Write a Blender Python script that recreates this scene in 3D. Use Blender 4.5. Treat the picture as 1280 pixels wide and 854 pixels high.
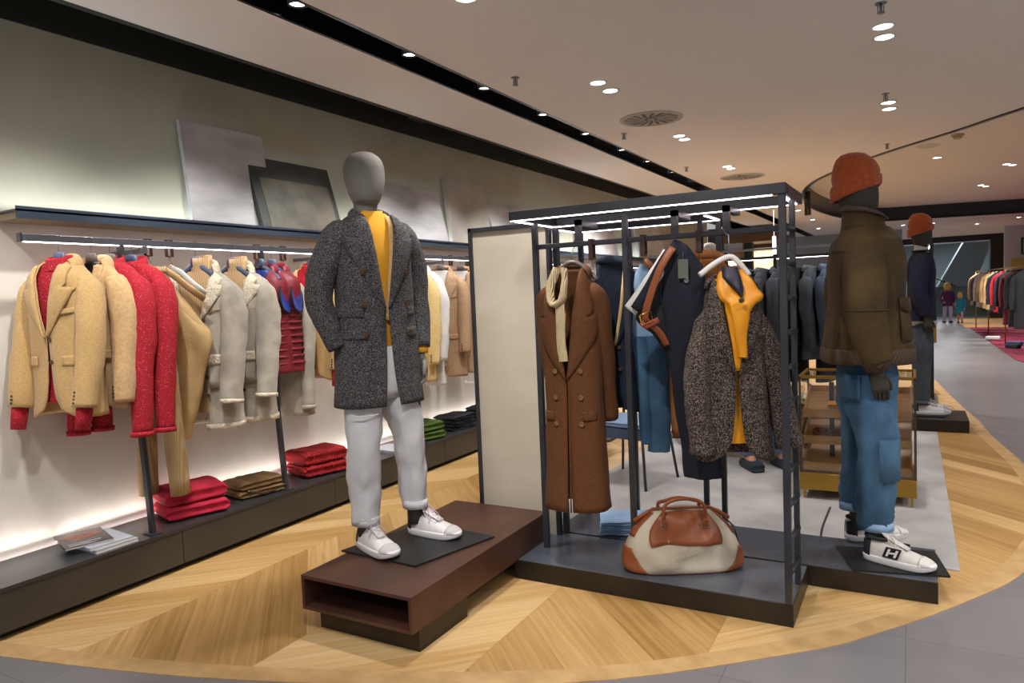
import bpy, bmesh, math, random
from mathutils import Vector, Matrix, noise
R = math.radians
for o in list(bpy.data.objects): bpy.data.objects.remove(o)
scn = bpy.context.scene
col = scn.collection
random.seed(7)

# ------------------------------------------------------------------ camera
F_PX = 889.25; CAM = Vector((0, 0, 1.45))
WX = Vector((0.871, 0.006, 0.490)); WY = Vector((0.489, 0.075, -0.869)); WZ = Vector((-0.042, 0.997, 0.063))
ROT = Matrix((WX, WY, WZ))            # camera axes expressed in the world frame (rows = world axes)
ROT = Matrix((Vector(WX), Vector(WY), Vector(WZ)))
q = ROT.to_quaternion(); q.normalize(); ROT = q.to_matrix()
camd = bpy.data.cameras.new('camera'); cam = bpy.data.objects.new('camera', camd); col.objects.link(cam)
camd.sensor_width = 36; camd.lens = F_PX / 1280 * 36; camd.clip_end = 200; camd.clip_start = .05
cam.matrix_world = Matrix.Translation(CAM) @ ROT.to_4x4()
scn.camera = cam
def at(px, py, Y):                    # point of the world plane y = Y seen at a photo pixel
    d = ROT @ Vector((px - 640, 427 - py, -F_PX)); t = Y / d.y
    return CAM + d * t
# ------------------------------------------------------------------ world, exposure, lights
w = bpy.data.worlds.new('world'); scn.world = w; w.use_nodes = True
w.node_tree.nodes['Background'].inputs[0].default_value = (1.0, .97, .95, 1)
w.node_tree.nodes['Background'].inputs[1].default_value = .43
vs = scn.view_settings; vs.view_transform = 'Standard'; vs.look = 'None'; vs.gamma = 1; vs.use_curve_mapping = False
vs.exposure = 0.0
COOL = (.82, .92, 1.0); WARM = (1.0, .96, .92); PINK = (1.0, .90, .92)
def spot(name, loc, target, energy, ang=60, blend=.6, color=WARM, size=.05):
    l = bpy.data.lights.new(name, 'SPOT'); l.energy = energy; l.color = color; l.spot_size = R(ang); l.spot_blend = blend
    l.shadow_soft_size = size
    o = bpy.data.objects.new(name, l); col.objects.link(o); o.location = loc
    o.rotation_euler = (Vector(target) - Vector(loc)).to_track_quat('-Z', 'Y').to_euler(); return o
def area(name, loc, target, energy, sx, sy, color=WARM, up='Y', spread=180):
    l = bpy.data.lights.new(name, 'AREA'); l.shape = 'RECTANGLE'; l.size = sx; l.size_y = sy; l.energy = energy; l.color = color
    l.spread = R(spread)
    o = bpy.data.objects.new(name, l); col.objects.link(o); o.location = loc
    o.rotation_euler = (Vector(target) - Vector(loc)).to_track_quat('-Z', up).to_euler(); return o
CEIL = 2.95
CH_Y = [.9, 1.8, 2.71, 3.63, 4.51, 5.45, 6.35, 7.31, 8.15, 9.12, 10.06, 11.0, 11.9, 12.8, 13.7, 14.6]
# spots in the ceiling channel that wash the clothes wall
for i, y in enumerate(CH_Y[:9]):
    spot('channel_spot', (-2.75, y, CEIL + .02), (-3.9, y + .3, .95), 118, 72, .7, (1, .98, .96), .04)
spot('mannequin_spot', (-1.2, 1.2, 2.93), (-2.2, 2.8, .9), 110, 50, .6, WARM, .05)
DL = [(-1.93, 3.1), (-1.945, 4.85), (-1.945, 5.09), (-1.972, 6.98), (-1.972, 7.17), (-1.98, 9.1), (-1.98, 9.3),
      (-.14, 4.85), (-.14, 5.06), (-.165, 6.9), (-.165, 7.15)]
for i, (x, y) in enumerate(DL):
    if i in (0, 1, 3, 5, 7, 9):
        spot('downlight_beam', (x, y, CEIL - .02), (x, y + .02, 0), 110 if i else 150, 95, .8, WARM, .06)
spot('frame_spot', (-1.0, 1.6, 2.92), (-1.0, 3.4, .5), 120, 70, .8, WARM, .05)
spot('front_floor_spot', (-2.0, .9, 2.92), (-2.4, 1.9, 0), 52, 95, .8, WARM, .05)
spot('front_floor_spot', (.1, 2.3, 2.92), (0, 3.3, 0), 42, 95, .8, WARM, .05)
for x, y in [(1.5, -.8), (3.2, 1.5), (1.6, 1.6), (3.6, 5), (3.2, 8.5), (-.8, -.8), (4.6, 3), (2.2, 4)]:  # unseen beams added so their bounce off the floor brightens the ceiling
    spot('store_fill_beam', (x, y, 2.93), (x, y+.01, 0), 270, 130, .8, WARM, .08)
area('shelf_wash', (-3.93, 6.5, 1.99), (-3.985, 6.5, 3.2), 20, .03, 10.5, COOL, 'X', 170)
area('under_shelf_wash', (-3.80, 6.5, 1.925), (-3.93, 6.5, 0), 5, .03, 10.0, PINK, 'X', 175)
area('bench_glow', (-3.95, 6, .262), (-3.985, 6, 2), 16, .02, 11, (1, .92, .88), 'X', 160)
for x, y in [(-1.5, 10.5), (-3, 9), (1.6, 14), (.3, 18), (2.2, 19), (-1.2, 15), (1.2, 24), (0, 29)]:
    spot('store_fill_beam', (x, y, 2.9), (x, y + .01, 0), 430, 135, .8, WARM, .1)

# ------------------------------------------------------------------ mesh helper
class MB:
    def __init__(s): s.v = []; s.f = []; s.sm = []
    def add(s, vs, fs, smooth=True):
        n = len(s.v); s.v += [tuple(v) for v in vs]
        for f in fs: s.f.append([i + n for i in f]); s.sm.append(smooth)
        return s
    def box(s, x0, x1, y0, y1, z0, z1):
        return s.add([(x0,y0,z0),(x1,y0,z0),(x1,y1,z0),(x0,y1,z0),(x0,y0,z1),(x1,y0,z1),(x1,y1,z1),(x0,y1,z1)],
              [(0,3,2,1),(4,5,6,7),(0,1,5,4),(1,2,6,5),(2,3,7,6),(3,0,4,7)], False)
    def obox(s, c, size, M=None):
        a, b, d = [k/2 for k in size]; M = M or Matrix.Identity(3); c = Vector(c)
        vs = [c + M @ Vector(p) for p in [(-a,-b,-d),(a,-b,-d),(a,b,-d),(-a,b,-d),(-a,-b,d),(a,-b,d),(a,b,d),(-a,b,d)]]
        return s.add(vs, [(0,3,2,1),(4,5,6,7),(0,1,5,4),(1,2,6,5),(2,3,7,6),(3,0,4,7)], False)
    def bar(s, p, q, w, h=None, up=(0,0,1)):
        p = Vector(p); q = Vector(q); h = h or w; d = (q - p); L = d.length; d.normalize()
        u = Vector(up)
        if abs(d.dot(u)) > .95: u = Vector((0, 1, 0))
        x = d.cross(u).normalized(); z = x.cross(d)
        M = Matrix((x, d, z)).transposed()
        return s.obox((p + q) / 2, (w, L, h), M)
    def tube(s, path, r, n=12, caps=True, ref=None, flat=1.0, smooth=True):
        P = [Vector(p) for p in path]; m = len(P)
        if not isinstance(r, (list, tuple)): r = [r] * m
        rings = []; a = None
        for i in range(m):
            t = (P[min(i+1, m-1)] - P[max(i-1, 0)]).normalized()
            if a is None:
                u = Vector(ref) if ref else (Vector((0,0,1)) if abs(t.z) < .9 else Vector((0,1,0)))
                a = (u - t * u.dot(t)).normalized()
            else: a = (a - t * a.dot(t)).normalized()
            b = t.cross(a)
            ra, rb = r[i] if isinstance(r[i], (tuple, list)) else (r[i], r[i] * flat)
            rings.append([P[i] + a * (ra * math.cos(2*math.pi*k/n)) + b * (rb * math.sin(2*math.pi*k/n)) for k in range(n)])
        return s.rings(rings, True, caps, smooth)
    def rings(s, rings, closed=True, caps=False, smooth=True):
        n = len(rings[0]); m = len(rings); vs = [p for rg in rings for p in rg]; fs = []
        for i in range(m-1):
            for k in range(n if closed else n-1):
                k2 = (k+1) % n; fs.append((i*n+k, i*n+k2, (i+1)*n+k2, (i+1)*n+k))
        s.add(vs, fs, smooth)
        if caps:
            s.add(rings[0], [tuple(range(n))[::-1]], False); s.add(rings[-1], [tuple(range(n))], False)
        return s
    def lathe(s, prof, n=24, c=(0,0,0), axis='z', caps=True):
        c = Vector(c); rg = []
        for r, z in prof:
            ring = []
            for k in range(n):
                a = 2*math.pi*k/n; p = (r*math.cos(a), r*math.sin(a), z)
                if axis == 'x': p = (z, p[0], p[1])
                if axis == 'y': p = (p[0], z, p[1])
                ring.append(c + Vector(p))
            rg.append(ring)
        return s.rings(rg, True, caps)
    def prism(s, poly, z0, z1):
        n = len(poly); vs = [(x,y,z0) for x,y in poly] + [(x,y,z1) for x,y in poly]
        return s.add(vs, [tuple(range(n))[::-1], tuple(range(n, 2*n))] + [(i,(i+1)%n,(i+1)%n+n,i+n) for i in range(n)], False)
    def xf(s, M):
        s.v = [tuple(M @ Vector(p)) for p in s.v]; return s
    def join(s, o):
        n = len(s.v); s.v += o.v; s.f += [[i+n for i in f] for f in o.f]; s.sm += o.sm; return s
    def wrinkle(s, amp, fx=7, fz=2.5, seed=0., fine=0.):
        """push vertices along averaged normals by smooth noise: hanging folds of cloth"""
        N = [Vector() for _ in s.v]
        for f in s.f:
            a, b, c = [Vector(s.v[i]) for i in (f[0], f[1], f[2])]; nn = (b-a).cross(c-a)
            if len(f) > 3: nn += (c-a).cross(Vector(s.v[f[3]])-a)
            for i in f: N[i] += nn
        nv = []
        for p, n in zip(s.v, N):
            p = Vector(p)
            if n.length > 0: n.normalize()
            k = noise.noise(Vector((p.x*fx+seed, p.y*fx+seed*1.7, p.z*fz+seed))) * amp
            k += noise.noise(Vector((p.x*fx*2.3-seed, p.y*fx*2.3, p.z*fz*3+seed))) * amp * .75
            if fine: k += noise.noise(Vector((p.x*30, p.y*30, p.z*30+seed))) * fine
            nv.append(tuple(p + n * k))
        s.v = nv; return s
    def mesh(s, name, m):
        me = bpy.data.meshes.new(name); me.from_pydata(s.v, [], s.f)
        me.polygons.foreach_set('use_smooth', s.sm); me.update()
        if m: me.materials.append(m)
        return me
def part(name, mb, m, parent=None, label=None, bevel=0, solid=0, sub=0, fix=True, off=0):
    me = mb.mesh(name, m)
    if fix:
        bm = bmesh.new(); bm.from_mesh(me); bmesh.ops.remove_doubles(bm, verts=bm.verts, dist=1e-5)
        bmesh.ops.recalc_face_normals(bm, faces=bm.faces); bm.to_mesh(me); bm.free()
    o = bpy.data.objects.new(name, me); col.objects.link(o)
    if parent: o.parent = parent
    if label: o['label'] = label
    if solid:
        md = o.modifiers.new('Solidify', 'SOLIDIFY'); md.thickness = solid; md.offset = off
    if bevel:
        md = o.modifiers.new('Bevel', 'BEVEL'); md.width = bevel; md.segments = 2; md.limit_method = 'ANGLE'; md.angle_limit = R(40)
    if sub:
        md = o.modifiers.new('Subd', 'SUBSURF'); md.levels = sub; md.render_levels = sub
    return o
def tag(o, label, cat, group=None, kind=None):
    o['label'] = label; o['category'] = cat
    if group: o['group'] = group
    if kind: o['kind'] = kind
    return o
def struct(name, mb, m, bevel=0):
    o = part(name, mb, m, None, None, bevel); o['kind'] = 'structure'; return o
def thing(name, label, cat, loc=(0,0,0), rz=0, group=None):
    o = bpy.data.objects.new(name, None); col.objects.link(o); o.empty_display_size = .1
    o.location = loc; o.rotation_euler = (0, 0, rz); return tag(o, label, cat, group)
def solo(name, mb, m, label, cat, loc=(0,0,0), rz=0, group=None, **k):
    o = part(name, mb, m, None, None, **k); o.location = loc; o.rotation_euler = (0,0,rz); return tag(o, label, cat, group)
def dup(o, loc=None, rz=None, label=None, parent=None, group=None, scale=None):
    c = o.copy(); col.objects.link(c)
    if parent: c.parent = parent
    for ch in list(o.children): dup(ch, parent=c)
    if loc is not None: c.location = loc
    if rz is not None: c.rotation_euler = (c.rotation_euler[0], c.rotation_euler[1], rz)
    if label: c['label'] = label
    if group: c['group'] = group
    if scale: c.scale = scale
    return c

# ------------------------------------------------------------------ materials
def lin(h):
    h = h.lstrip('#'); c = [int(h[i:i+2], 16)/255 for i in (0,2,4)]
    return tuple(x/12.92 if x <= .04045 else ((x+.055)/1.055)**2.4 for x in c) + (1,)
MATS = {}
def mat(name, c, rough=.6, metal=0, c2=None, kind=None, scale=20, stretch=(1,1,1), bump=0, bscale=None, emit=0, lo=.35, hi=.65,
        spec=.5, coat=0, sheen=0, trans=0, c3=None, detail=4):
    if name in MATS: return MATS[name]
    m = bpy.data.materials.new(name); m.use_nodes = True; nt = m.node_tree; N = nt.nodes; L = nt.links
    b = N['Principled BSDF']; c = lin(c) if isinstance(c, str) else c
    b.inputs['Base Color'].default_value = c; b.inputs['Roughness'].default_value = rough; b.inputs['Metallic'].default_value = metal
    b.inputs['Specular IOR Level'].default_value = spec; b.inputs['Coat Weight'].default_value = coat
    b.inputs['Sheen Weight'].default_value = sheen; b.inputs['Transmission Weight'].default_value = trans
    if emit: b.inputs['Emission Color'].default_value = c; b.inputs['Emission Strength'].default_value = emit
    if c2 or bump:
        tc = N.new('ShaderNodeTexCoord'); mp = N.new('ShaderNodeMapping'); L.new(tc.outputs['Object'], mp.inputs[0])
        mp.inputs['Scale'].default_value = stretch
        if kind in ('rib', 'herring', 'check', 'cord'):
            tx = N.new('ShaderNodeTexWave'); tx.inputs['Scale'].default_value = scale; tx.bands_direction = 'X' if kind != 'herring' else 'DIAGONAL'
            tx.inputs['Distortion'].default_value = .6 if kind != 'herring' else 3; tx.inputs['Detail'].default_value = 1.5; out = tx.outputs['Fac']
        elif kind == 'vor':
            tx = N.new('ShaderNodeTexVoronoi'); tx.inputs['Scale'].default_value = scale; out = tx.outputs['Distance']
        elif kind == 'speck':
            tx = N.new('ShaderNodeTexVoronoi'); tx.inputs['Scale'].default_value = scale; sp = N.new('ShaderNodeSeparateColor')
            L.new(tx.outputs['Color'], sp.inputs[0]); out = sp.outputs[0]
        else:
            tx = N.new('ShaderNodeTexNoise'); tx.inputs['Scale'].default_value = scale; tx.inputs['Detail'].default_value = detail; out = tx.outputs['Fac']
        L.new(mp.outputs[0], tx.inputs['Vector'])
        if c2:
            rp = N.new('ShaderNodeValToRGB'); L.new(out, rp.inputs[0])
            rp.color_ramp.elements[0].position = lo; rp.color_ramp.elements[0].color = c
            rp.color_ramp.elements[1].position = hi; rp.color_ramp.elements[1].color = lin(c2)
            if c3: e = rp.color_ramp.elements.new((lo+hi)/2); e.color = lin(c3)
            if kind == 'speck': rp.color_ramp.interpolation = 'LINEAR'
            L.new(rp.outputs[0], b.inputs['Base Color'])
            if emit: L.new(rp.outputs[0], b.inputs['Emission Color'])
        if bump:
            bp = N.new('ShaderNodeBump'); bp.inputs['Strength'].default_value = bump; bp.inputs['Distance'].default_value = .01
            if bscale and bscale != scale:
                t2 = N.new('ShaderNodeTexNoise'); t2.inputs['Scale'].default_value = bscale; t2.inputs['Detail'].default_value = 3
                L.new(mp.outputs[0], t2.inputs['Vector']); L.new(t2.outputs['Fac'], bp.inputs['Height'])
            else: L.new(out, bp.inputs['Height'])
            L.new(bp.outputs[0], b.inputs['Normal'])
    MATS[name] = m; return m

def wood_floor_mat():
    m = bpy.data.materials.new('oak_chevron'); m.use_nodes = True; nt = m.node_tree; N = nt.nodes; L = nt.links; b = N['Principled BSDF']
    tc = N.new('ShaderNodeTexCoord'); sp = N.new('ShaderNodeSeparateXYZ'); L.new(tc.outputs['Object'], sp.inputs[0])
    def M(op, a, c=None, d=None):
        n = N.new('ShaderNodeMath'); n.operation = op
        for i, v in enumerate([a, c, d]):
            if v is None: continue
            if isinstance(v, (int, float)): n.inputs[i].default_value = v
            else: L.new(v, n.inputs[i])
        return n.outputs[0]
    x = M('ADD', sp.outputs[0], 3.15 + .81*20); y = sp.outputs[1]
    t = M('PINGPONG', x, .81); s = M('ADD', y, t)
    band = M('FLOOR', M('DIVIDE', x, .81)); sd = M('DIVIDE', s, .25); pl = M('FLOOR', sd); fr = M('FRACT', sd)
    cb = N.new('ShaderNodeCombineXYZ'); L.new(band, cb.inputs[0]); L.new(pl, cb.inputs[1])
    wn = N.new('ShaderNodeTexWhiteNoise'); wn.noise_dimensions = '3D'; L.new(cb.outputs[0], wn.inputs['Vector'])
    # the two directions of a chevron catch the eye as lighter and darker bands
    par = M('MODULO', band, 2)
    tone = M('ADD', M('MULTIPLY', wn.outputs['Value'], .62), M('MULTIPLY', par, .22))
    g = N.new('ShaderNodeCombineXYZ'); L.new(M('MULTIPLY', s, 26), g.inputs[0]); L.new(M('MULTIPLY', t, 1.6), g.inputs[1]); L.new(M('MULTIPLY', wn.outputs['Value'], 31), g.inputs[2])
    ns = N.new('ShaderNodeTexNoise'); ns.inputs['Scale'].default_value = 1.0; ns.inputs['Detail'].default_value = 6; ns.inputs['Distortion'].default_value = 1.2; L.new(g.outputs[0], ns.inputs['Vector'])
    f = M('ADD', tone, M('MULTIPLY', M('SUBTRACT', ns.outputs['Fac'], .5), 1.0))
    rp = N.new('ShaderNodeValToRGB'); L.new(f, rp.inputs[0]); e = rp.color_ramp.elements
    e[0].position = 0; e[0].color = lin('#96703A'); e[1].position = 1; e[1].color = lin('#D2B484'); k = e.new(.5); k.color = lin('#BA955F')
    gap = M('LESS_THAN', M('MINIMUM', fr, M('SUBTRACT', 1, fr)), .009)
    bx = M('FRACT', M('DIVIDE', x, .81)); gap2 = M('LESS_THAN', M('MINIMUM', bx, M('SUBTRACT', 1, bx)), .0022)
    gg = M('MULTIPLY', M('MAXIMUM', gap, gap2), .4)
    mx = N.new('ShaderNodeMix'); mx.data_type = 'RGBA'; L.new(gg, mx.inputs[0]); L.new(rp.outputs[0], mx.inputs[6]); mx.inputs[7].default_value = lin('#6B4520')
    L.new(mx.outputs[2], b.inputs['Base Color']); b.inputs['Roughness'].default_value = .43
    bp = N.new('ShaderNodeBump'); bp.inputs['Strength'].default_value = .06; L.new(ns.outputs['Fac'], bp.inputs['Height']); L.new(bp.outputs[0], b.inputs['Normal'])
    return m
def tile_mat():
    m = bpy.data.materials.new('grey_tiles'); m.use_nodes = True; nt = m.node_tree; N = nt.nodes; L = nt.links; b = N['Principled BSDF']
    tc = N.new('ShaderNodeTexCoord'); mp = N.new('ShaderNodeMapping'); L.new(tc.outputs['Object'], mp.inputs[0]); mp.inputs['Location'].default_value = (.63, .39, 0)
    br = N.new('ShaderNodeTexBrick'); L.new(mp.outputs[0], br.inputs['Vector']); br.inputs['Scale'].default_value = 1; br.inputs['Brick Width'].default_value = .6
    br.inputs['Row Height'].default_value = .6; br.inputs['Mortar Size'].default_value = .002; br.offset = .0; br.inputs['Bias'].default_value = 0
    br.inputs['Color1'].default_value = lin('#7F7D80'); br.inputs['Color2'].default_value = lin('#767477'); br.inputs['Mortar'].default_value = lin('#5E5B60')
    ns = N.new('ShaderNodeTexNoise'); ns.inputs['Scale'].default_value = 1.5; ns.inputs['Detail'].default_value = 5; L.new(tc.outputs['Object'], ns.inputs['Vector'])
    mx = N.new('ShaderNodeMix'); mx.data_type = 'RGBA'; mx.blend_type = 'MULTIPLY'; mx.inputs[0].default_value = .35; L.new(br.outputs['Color'], mx.inputs[6])
    rp = N.new('ShaderNodeValToRGB'); L.new(ns.outputs['Fac'], rp.inputs[0]); rp.color_ramp.elements[0].color = (.55,.55,.55,1); rp.color_ramp.elements[0].position=.3; rp.color_ramp.elements[1].position=.7
    L.new(rp.outputs[0], mx.inputs[7]); L.new(mx.outputs[2], b.inputs['Base Color']); b.inputs['Roughness'].default_value = .3
    return m
WHITE = mat('ceiling_paint', '#E8E1DD', .9); BLACK = mat('black_paint', '#15161A', .35); OLIVE = mat('olive_wall_paint', '#AFAB98', .9, c2='#A7A391', scale=3)
STEEL = mat('dark_blackened_steel', '#3B3C42', .38, .5, c2='#45464C', scale=6, bump=.03); PLAT = mat('gunmetal_sheet', '#6A707C', .22, .45, c2='#5A606B', scale=2.5)
BROWN = mat('oxidised_brown_metal', '#4A3027', .42, .35, c2='#5C3D31', scale=3.5); BRONZE = mat('bronze_sheet', '#3A3024', .42, .5, c2='#2F281F', scale=4)
BENCH = mat('bench_grey_metal', '#4A4741', .4, .35, c2='#3F3D39', scale=2); LED = mat('led_strip', (1, .86, .90, 1), emit=9); LAMP = mat('lamp_lens', (1, .97, .95, 1), emit=14)
CHROME = mat('brushed_metal', '#8A8C94', .28, .9); BRASS = mat('satin_brass', '#B08A3C', .35, .85); GLASS = mat('clear_glass', '#FFFFFF', .02, trans=1)
LEATHER = mat('tan_leather', '#7E4022', .42, c2='#92502B', scale=9, bump=.08, bscale=120); DLEATHER = mat('dark_brown_leather', '#3A211B', .45)
# ================================================================== STRUCTURE
def curve_pts(pts, n=8):
    out = []; P = [Vector((p[0], p[1], 0)) for p in pts]; m = len(P)
    for i in range(m-1):
        a, b, c, d = P[max(i-1,0)], P[i], P[i+1], P[min(i+2,m-1)]
        for k in range(n):
            t = k/n; q = .5*((2*b) + (c-a)*t + (2*a-5*b+4*c-d)*t*t + (-a+3*b-3*c+d)*t**3); out.append((q.x, q.y))
    out.append((P[-1].x, P[-1].y)); return out
def offset(pts, dist):
    out = []
    for i, p in enumerate(pts):
        a = pts[max(i-1,0)]; b = pts[min(i+1,len(pts)-1)]; t = Vector((b[0]-a[0], b[1]-a[1])).normalized()
        out.append((p[0]-t.y*dist, p[1]+t.x*dist))
    return out
def strip(A, B, z0, z1):
    mb = MB(); n = len(A)
    for i in range(n-1):
        mb.prism([A[i], A[i+1], B[i+1], B[i]], z0, z1)
    return mb
struct('floor', MB().box(-4, 14, -4, 45, -.05, -.003), tile_mat())
arc = curve_pts([(-4.6, 1.25), (-3.43, 1.483), (-2.3, 1.80), (-1.157, 2.306), (-.395, 2.913), (-.124, 3.219), (.179, 3.647), (.47, 4.172), (.68, 4.95), (.76, 5.8), (.744, 6.62), (.63, 7.72), (.577, 8.6), (.47, 9.61), (.25, 12.33), (.06, 15.08), (-.35, 18.5)], 6)
inner = offset(arc, .10)
struct('floor', strip([(-4.0, max(p[1], 1.3)) for p in inner if p[0] > -4], [p for p in inner if p[0] > -4], -.02, 0), wood_floor_mat())
OAK = mat('oak_edge', '#AE8C5C', .45, c2='#C2A070', scale=9, detail=7)
struct('trim_1', strip(inner, arc, -.02, .0005), OAK)
struct('wall_left', MB().box(-4.1, -4.0, -1, 16.2, 1.94, CEIL + .01), OLIVE)
struct('wall_left', MB().box(-4.1, -4.0, -1, 16.2, 0, 1.94), mat('cream_white_wall', '#D8D2C8', .85, c2='#CFC8BD', scale=4))
# main ceiling with the light channel and a curved opening
hole = curve_pts([(5.5, 2.8), (2.2, 6.2), (.89, 7.97), (.43, 8.65), (-.24, 9.52), (-.82, 10.5), (-1.28, 11.6), (-1.57, 13.1), (-1.66, 15.5), (-1.35, 18.2), (-.69, 20.0), (.18, 20.3), (2.33, 20.9), (5.5, 21.6)], 6)
def ceil_poly(name, poly, z=CEIL, m=WHITE):
    o = struct(name, MB().add([(x, y, z) for x, y in poly] + [(x, y, z + .04) for x, y in poly], [tuple(range(len(poly))), tuple(range(len(poly), 2*len(poly)))[::-1]], False), m); return o
ceil_poly('ceiling', [(-3.53, -2), (-2.84, -2), (-2.84, 36), (-3.53, 36)])
ceil_poly('ceiling', [(-2.64, -2), (5.5, -2)] + hole + [(14, 21.6), (14, 36), (-2.64, 36)])
ceil_poly('ceiling', [(-2.2, 2), (14, 2), (14, 24), (-2.2, 24)], CEIL + .32, mat('shade_toned_ceiling', '#D8D2CA', .9))  # raised field coloured darker than the white ceiling to stand for weaker light
struct('trim_2', strip(hole, offset(hole, .05), CEIL - .012, CEIL + .05).join(strip(offset(hole, .0), offset(hole, .02), CEIL, CEIL + .34)), BLACK)
struct('trim_3', MB().box(-3.56, -3.52, -2, 36, CEIL-.004, CEIL + .3).box(-4.1, -3.52, -2, 36, CEIL + .3, CEIL + .34).box(-4.1, -3.995, -2, 36, CEIL + .011, CEIL + .3), mat('soffit_black', '#2A2B22', .6))
struct('trim_4', MB().box(-2.86, -2.84, -2, 36, CEIL-.003, CEIL+.14).box(-2.64, -2.62, -2, 36, CEIL-.003, CEIL+.14).box(-2.86, -2.62, -2, 36, CEIL+.13, CEIL+.15), mat('channel_black', '#0E1012', .25))
struct('trim_5', MB().box(-3.86, -3.60, 5.1, 5.36, CEIL+.1, CEIL+.299), BLACK)
# channel spots
sp0 = thing('channel_spotlight', 'small round spotlight in the black ceiling channel above the clothes rail', 'spotlight', (-2.685, CH_Y[1], CEIL+.085), 0, 'spotlights in the black ceiling channel')
part('housing', MB().lathe([(.05, 0), (.05, -.075), (.042, -.08), (.04, -.06)], 20, caps=False), BLACK, sp0)
part('lens', MB().lathe([(.001, -.068), (.041, -.068)], 20, caps=False), LAMP, sp0)
sp0['label'] = 'spotlight in the black ceiling channel, nearest the camera'
ORD = ['first','second','third','fourth','fifth','sixth','seventh','eighth','ninth','tenth','eleventh','twelfth','thirteenth','fourteenth','fifteenth','sixteenth','seventeenth','eighteenth','nineteenth','twentieth']
for k, y in enumerate(CH_Y[2:]): dup(sp0, (-2.685, y, CEIL+.085), label='spotlight in the black ceiling channel, %s counting away from the camera' % ORD[k+1])
# downlights
dl0 = thing('downlight', 'round recessed downlight', 'ceiling light', (DL[0][0], DL[0][1], CEIL), 0)
part('rim', MB().lathe([(.068, 0), (.066, -.006), (.052, -.006), (.05, .0)], 24, caps=False), mat('white_rim', '#E8E4E0', .5), dl0)
part('lens', MB().lathe([(.001, -.004), (.052, -.004)], 24, caps=False), LAMP, dl0)
dl0['label'] = 'single bright round downlight at the top edge of the photo, right of the spotlight channel'
names = ['left of the big round vent', 'right behind the big round vent', 'beyond the two round vents']
for k, i in enumerate(range(1, 7, 2)):
    for j in (0, 1):
        dup(dl0, (DL[i+j][0], DL[i+j][1], CEIL), label='%s downlight of the pair %s' % (('nearer', 'farther')[j], names[k]), group='paired downlights in the white ceiling')
for k, i in enumerate(range(7, 11, 2)):
    for j in (0, 1):
        dup(dl0, (DL[i+j][0], DL[i+j][1], CEIL), label='%s downlight of the %s pair above the mannequin in the beanie' % (('nearer', 'farther')[j], ('nearer', 'second')[k]), group='paired downlights in the white ceiling')
for k, (x, y) in enumerate([(-1.98, 11.3), (-1.98, 13.4), (-2.0, 15.5), (-2.0, 18), (-.9, 22), (-.2, 22.2), (.5, 22.3), (.5, 23.5), (.3, 25), (1.6, 24), (2.4, 22.5), (3.0, 22.5), (-1.5, 25), (-2.2, 21)]):
    dup(dl0, (x, y, CEIL), label='small far downlight in the white ceiling deep in the store, %s from the left' % ORD[sorted([-1.98/11.3,-1.98/13.4,-2/15.5,-2/18,-.9/22,-.2/22.2,.5/22.3,.5/23.5,.3/25,1.6/24,2.4/22.5,3/22.5,-1.5/25,-2.2/21]).index(x/y)], group='far downlights')
for k, (x, y) in enumerate([(.34, 12.6), (1.5, 11.5), (1.62, 11.7), (1.35, 14.2), (1.45, 14.4), (1.2, 17), (1.3, 17.3)]):
    dup(dl0, (x, y, CEIL+.32), label='downlight in the raised dim ceiling field, ' + ['lone one nearest the beanie','farther of the nearest right-hand pair','nearer of the nearest right-hand pair','nearer of the middle pair','farther of the middle pair','nearer of the farthest pair','farther of the farthest pair'][k], group='downlights in the grey ceiling field')
# sprinklers
sk = thing('sprinkler', 'small metal sprinkler head hanging from the white ceiling', 'sprinkler', (0,0,CEIL), 0, 'ceiling sprinklers')
part('escutcheon', MB().lathe([(.001,0),(.03,0),(.03,-.004),(.001,-.006)], 16), CHROME, sk)
part('nozzle', MB().tube([(0,0,0),(0,0,-.05)], .008, 8).lathe([(.001,-.05),(.02,-.05),(.02,-.054),(.001,-.054)], 12).tube([(-.014,0,-.015),(-.014,0,-.05)],.003,6).tube([(.014,0,-.015),(.014,0,-.05)],.003,6), CHROME, sk)
def ceil_at(px, py, z=CEIL):
    d = ROT @ Vector((px-640, 427-py, -F_PX)); t = (z-1.45)/d.z; return CAM + d*t
lbls = ['between the spotlight channel and the single downlight', 'beside the big round vent', 'above the black frame, left of the small vent', 'behind the beanie mannequin\'s nearer downlights', 'over the beanie mannequin, near the curved edge', 'at the top right of the photo']
for (px, py), lb in zip([(644, 97), (780, 167), (858, 209), (1107, 117), (1109, 180), (1101, 4)], lbls):
    dup(sk, tuple(ceil_at(px, py)), label='metal sprinkler head in the white ceiling, ' + lb)
bpy.data.objects.remove(sk.children[0]); bpy.data.objects.remove(sk.children[0]); bpy.data.objects.remove(sk)
for (x, y), lb in zip(((1.02, 12.3), (.62, 13.3)), ('at the right', 'at the left')):
    pass
t = thing('smoke_detector', 'small cream smoke detector on the raised dim ceiling, right of the round speaker', 'smoke detector', (ceil_at(1197, 168, CEIL+.32).x, ceil_at(1197, 168, CEIL+.32).y, CEIL+.32))
part('base', MB().lathe([(.001,0),(.075,0),(.075,-.02),(.001,-.02)], 20), mat('detector_cream','#B5AB84',.6), t); part('sensor', MB().lathe([(.05,-.02),(.055,-.045),(.03,-.06),(.001,-.062)], 20), MATS['detector_cream'], t)
t = thing('ceiling_speaker', 'flat round white speaker disc on the raised dim ceiling above the beanie', 'speaker', (ceil_at(1161, 182, CEIL+.32).x, ceil_at(1161, 182, CEIL+.32).y, CEIL+.32))
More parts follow.
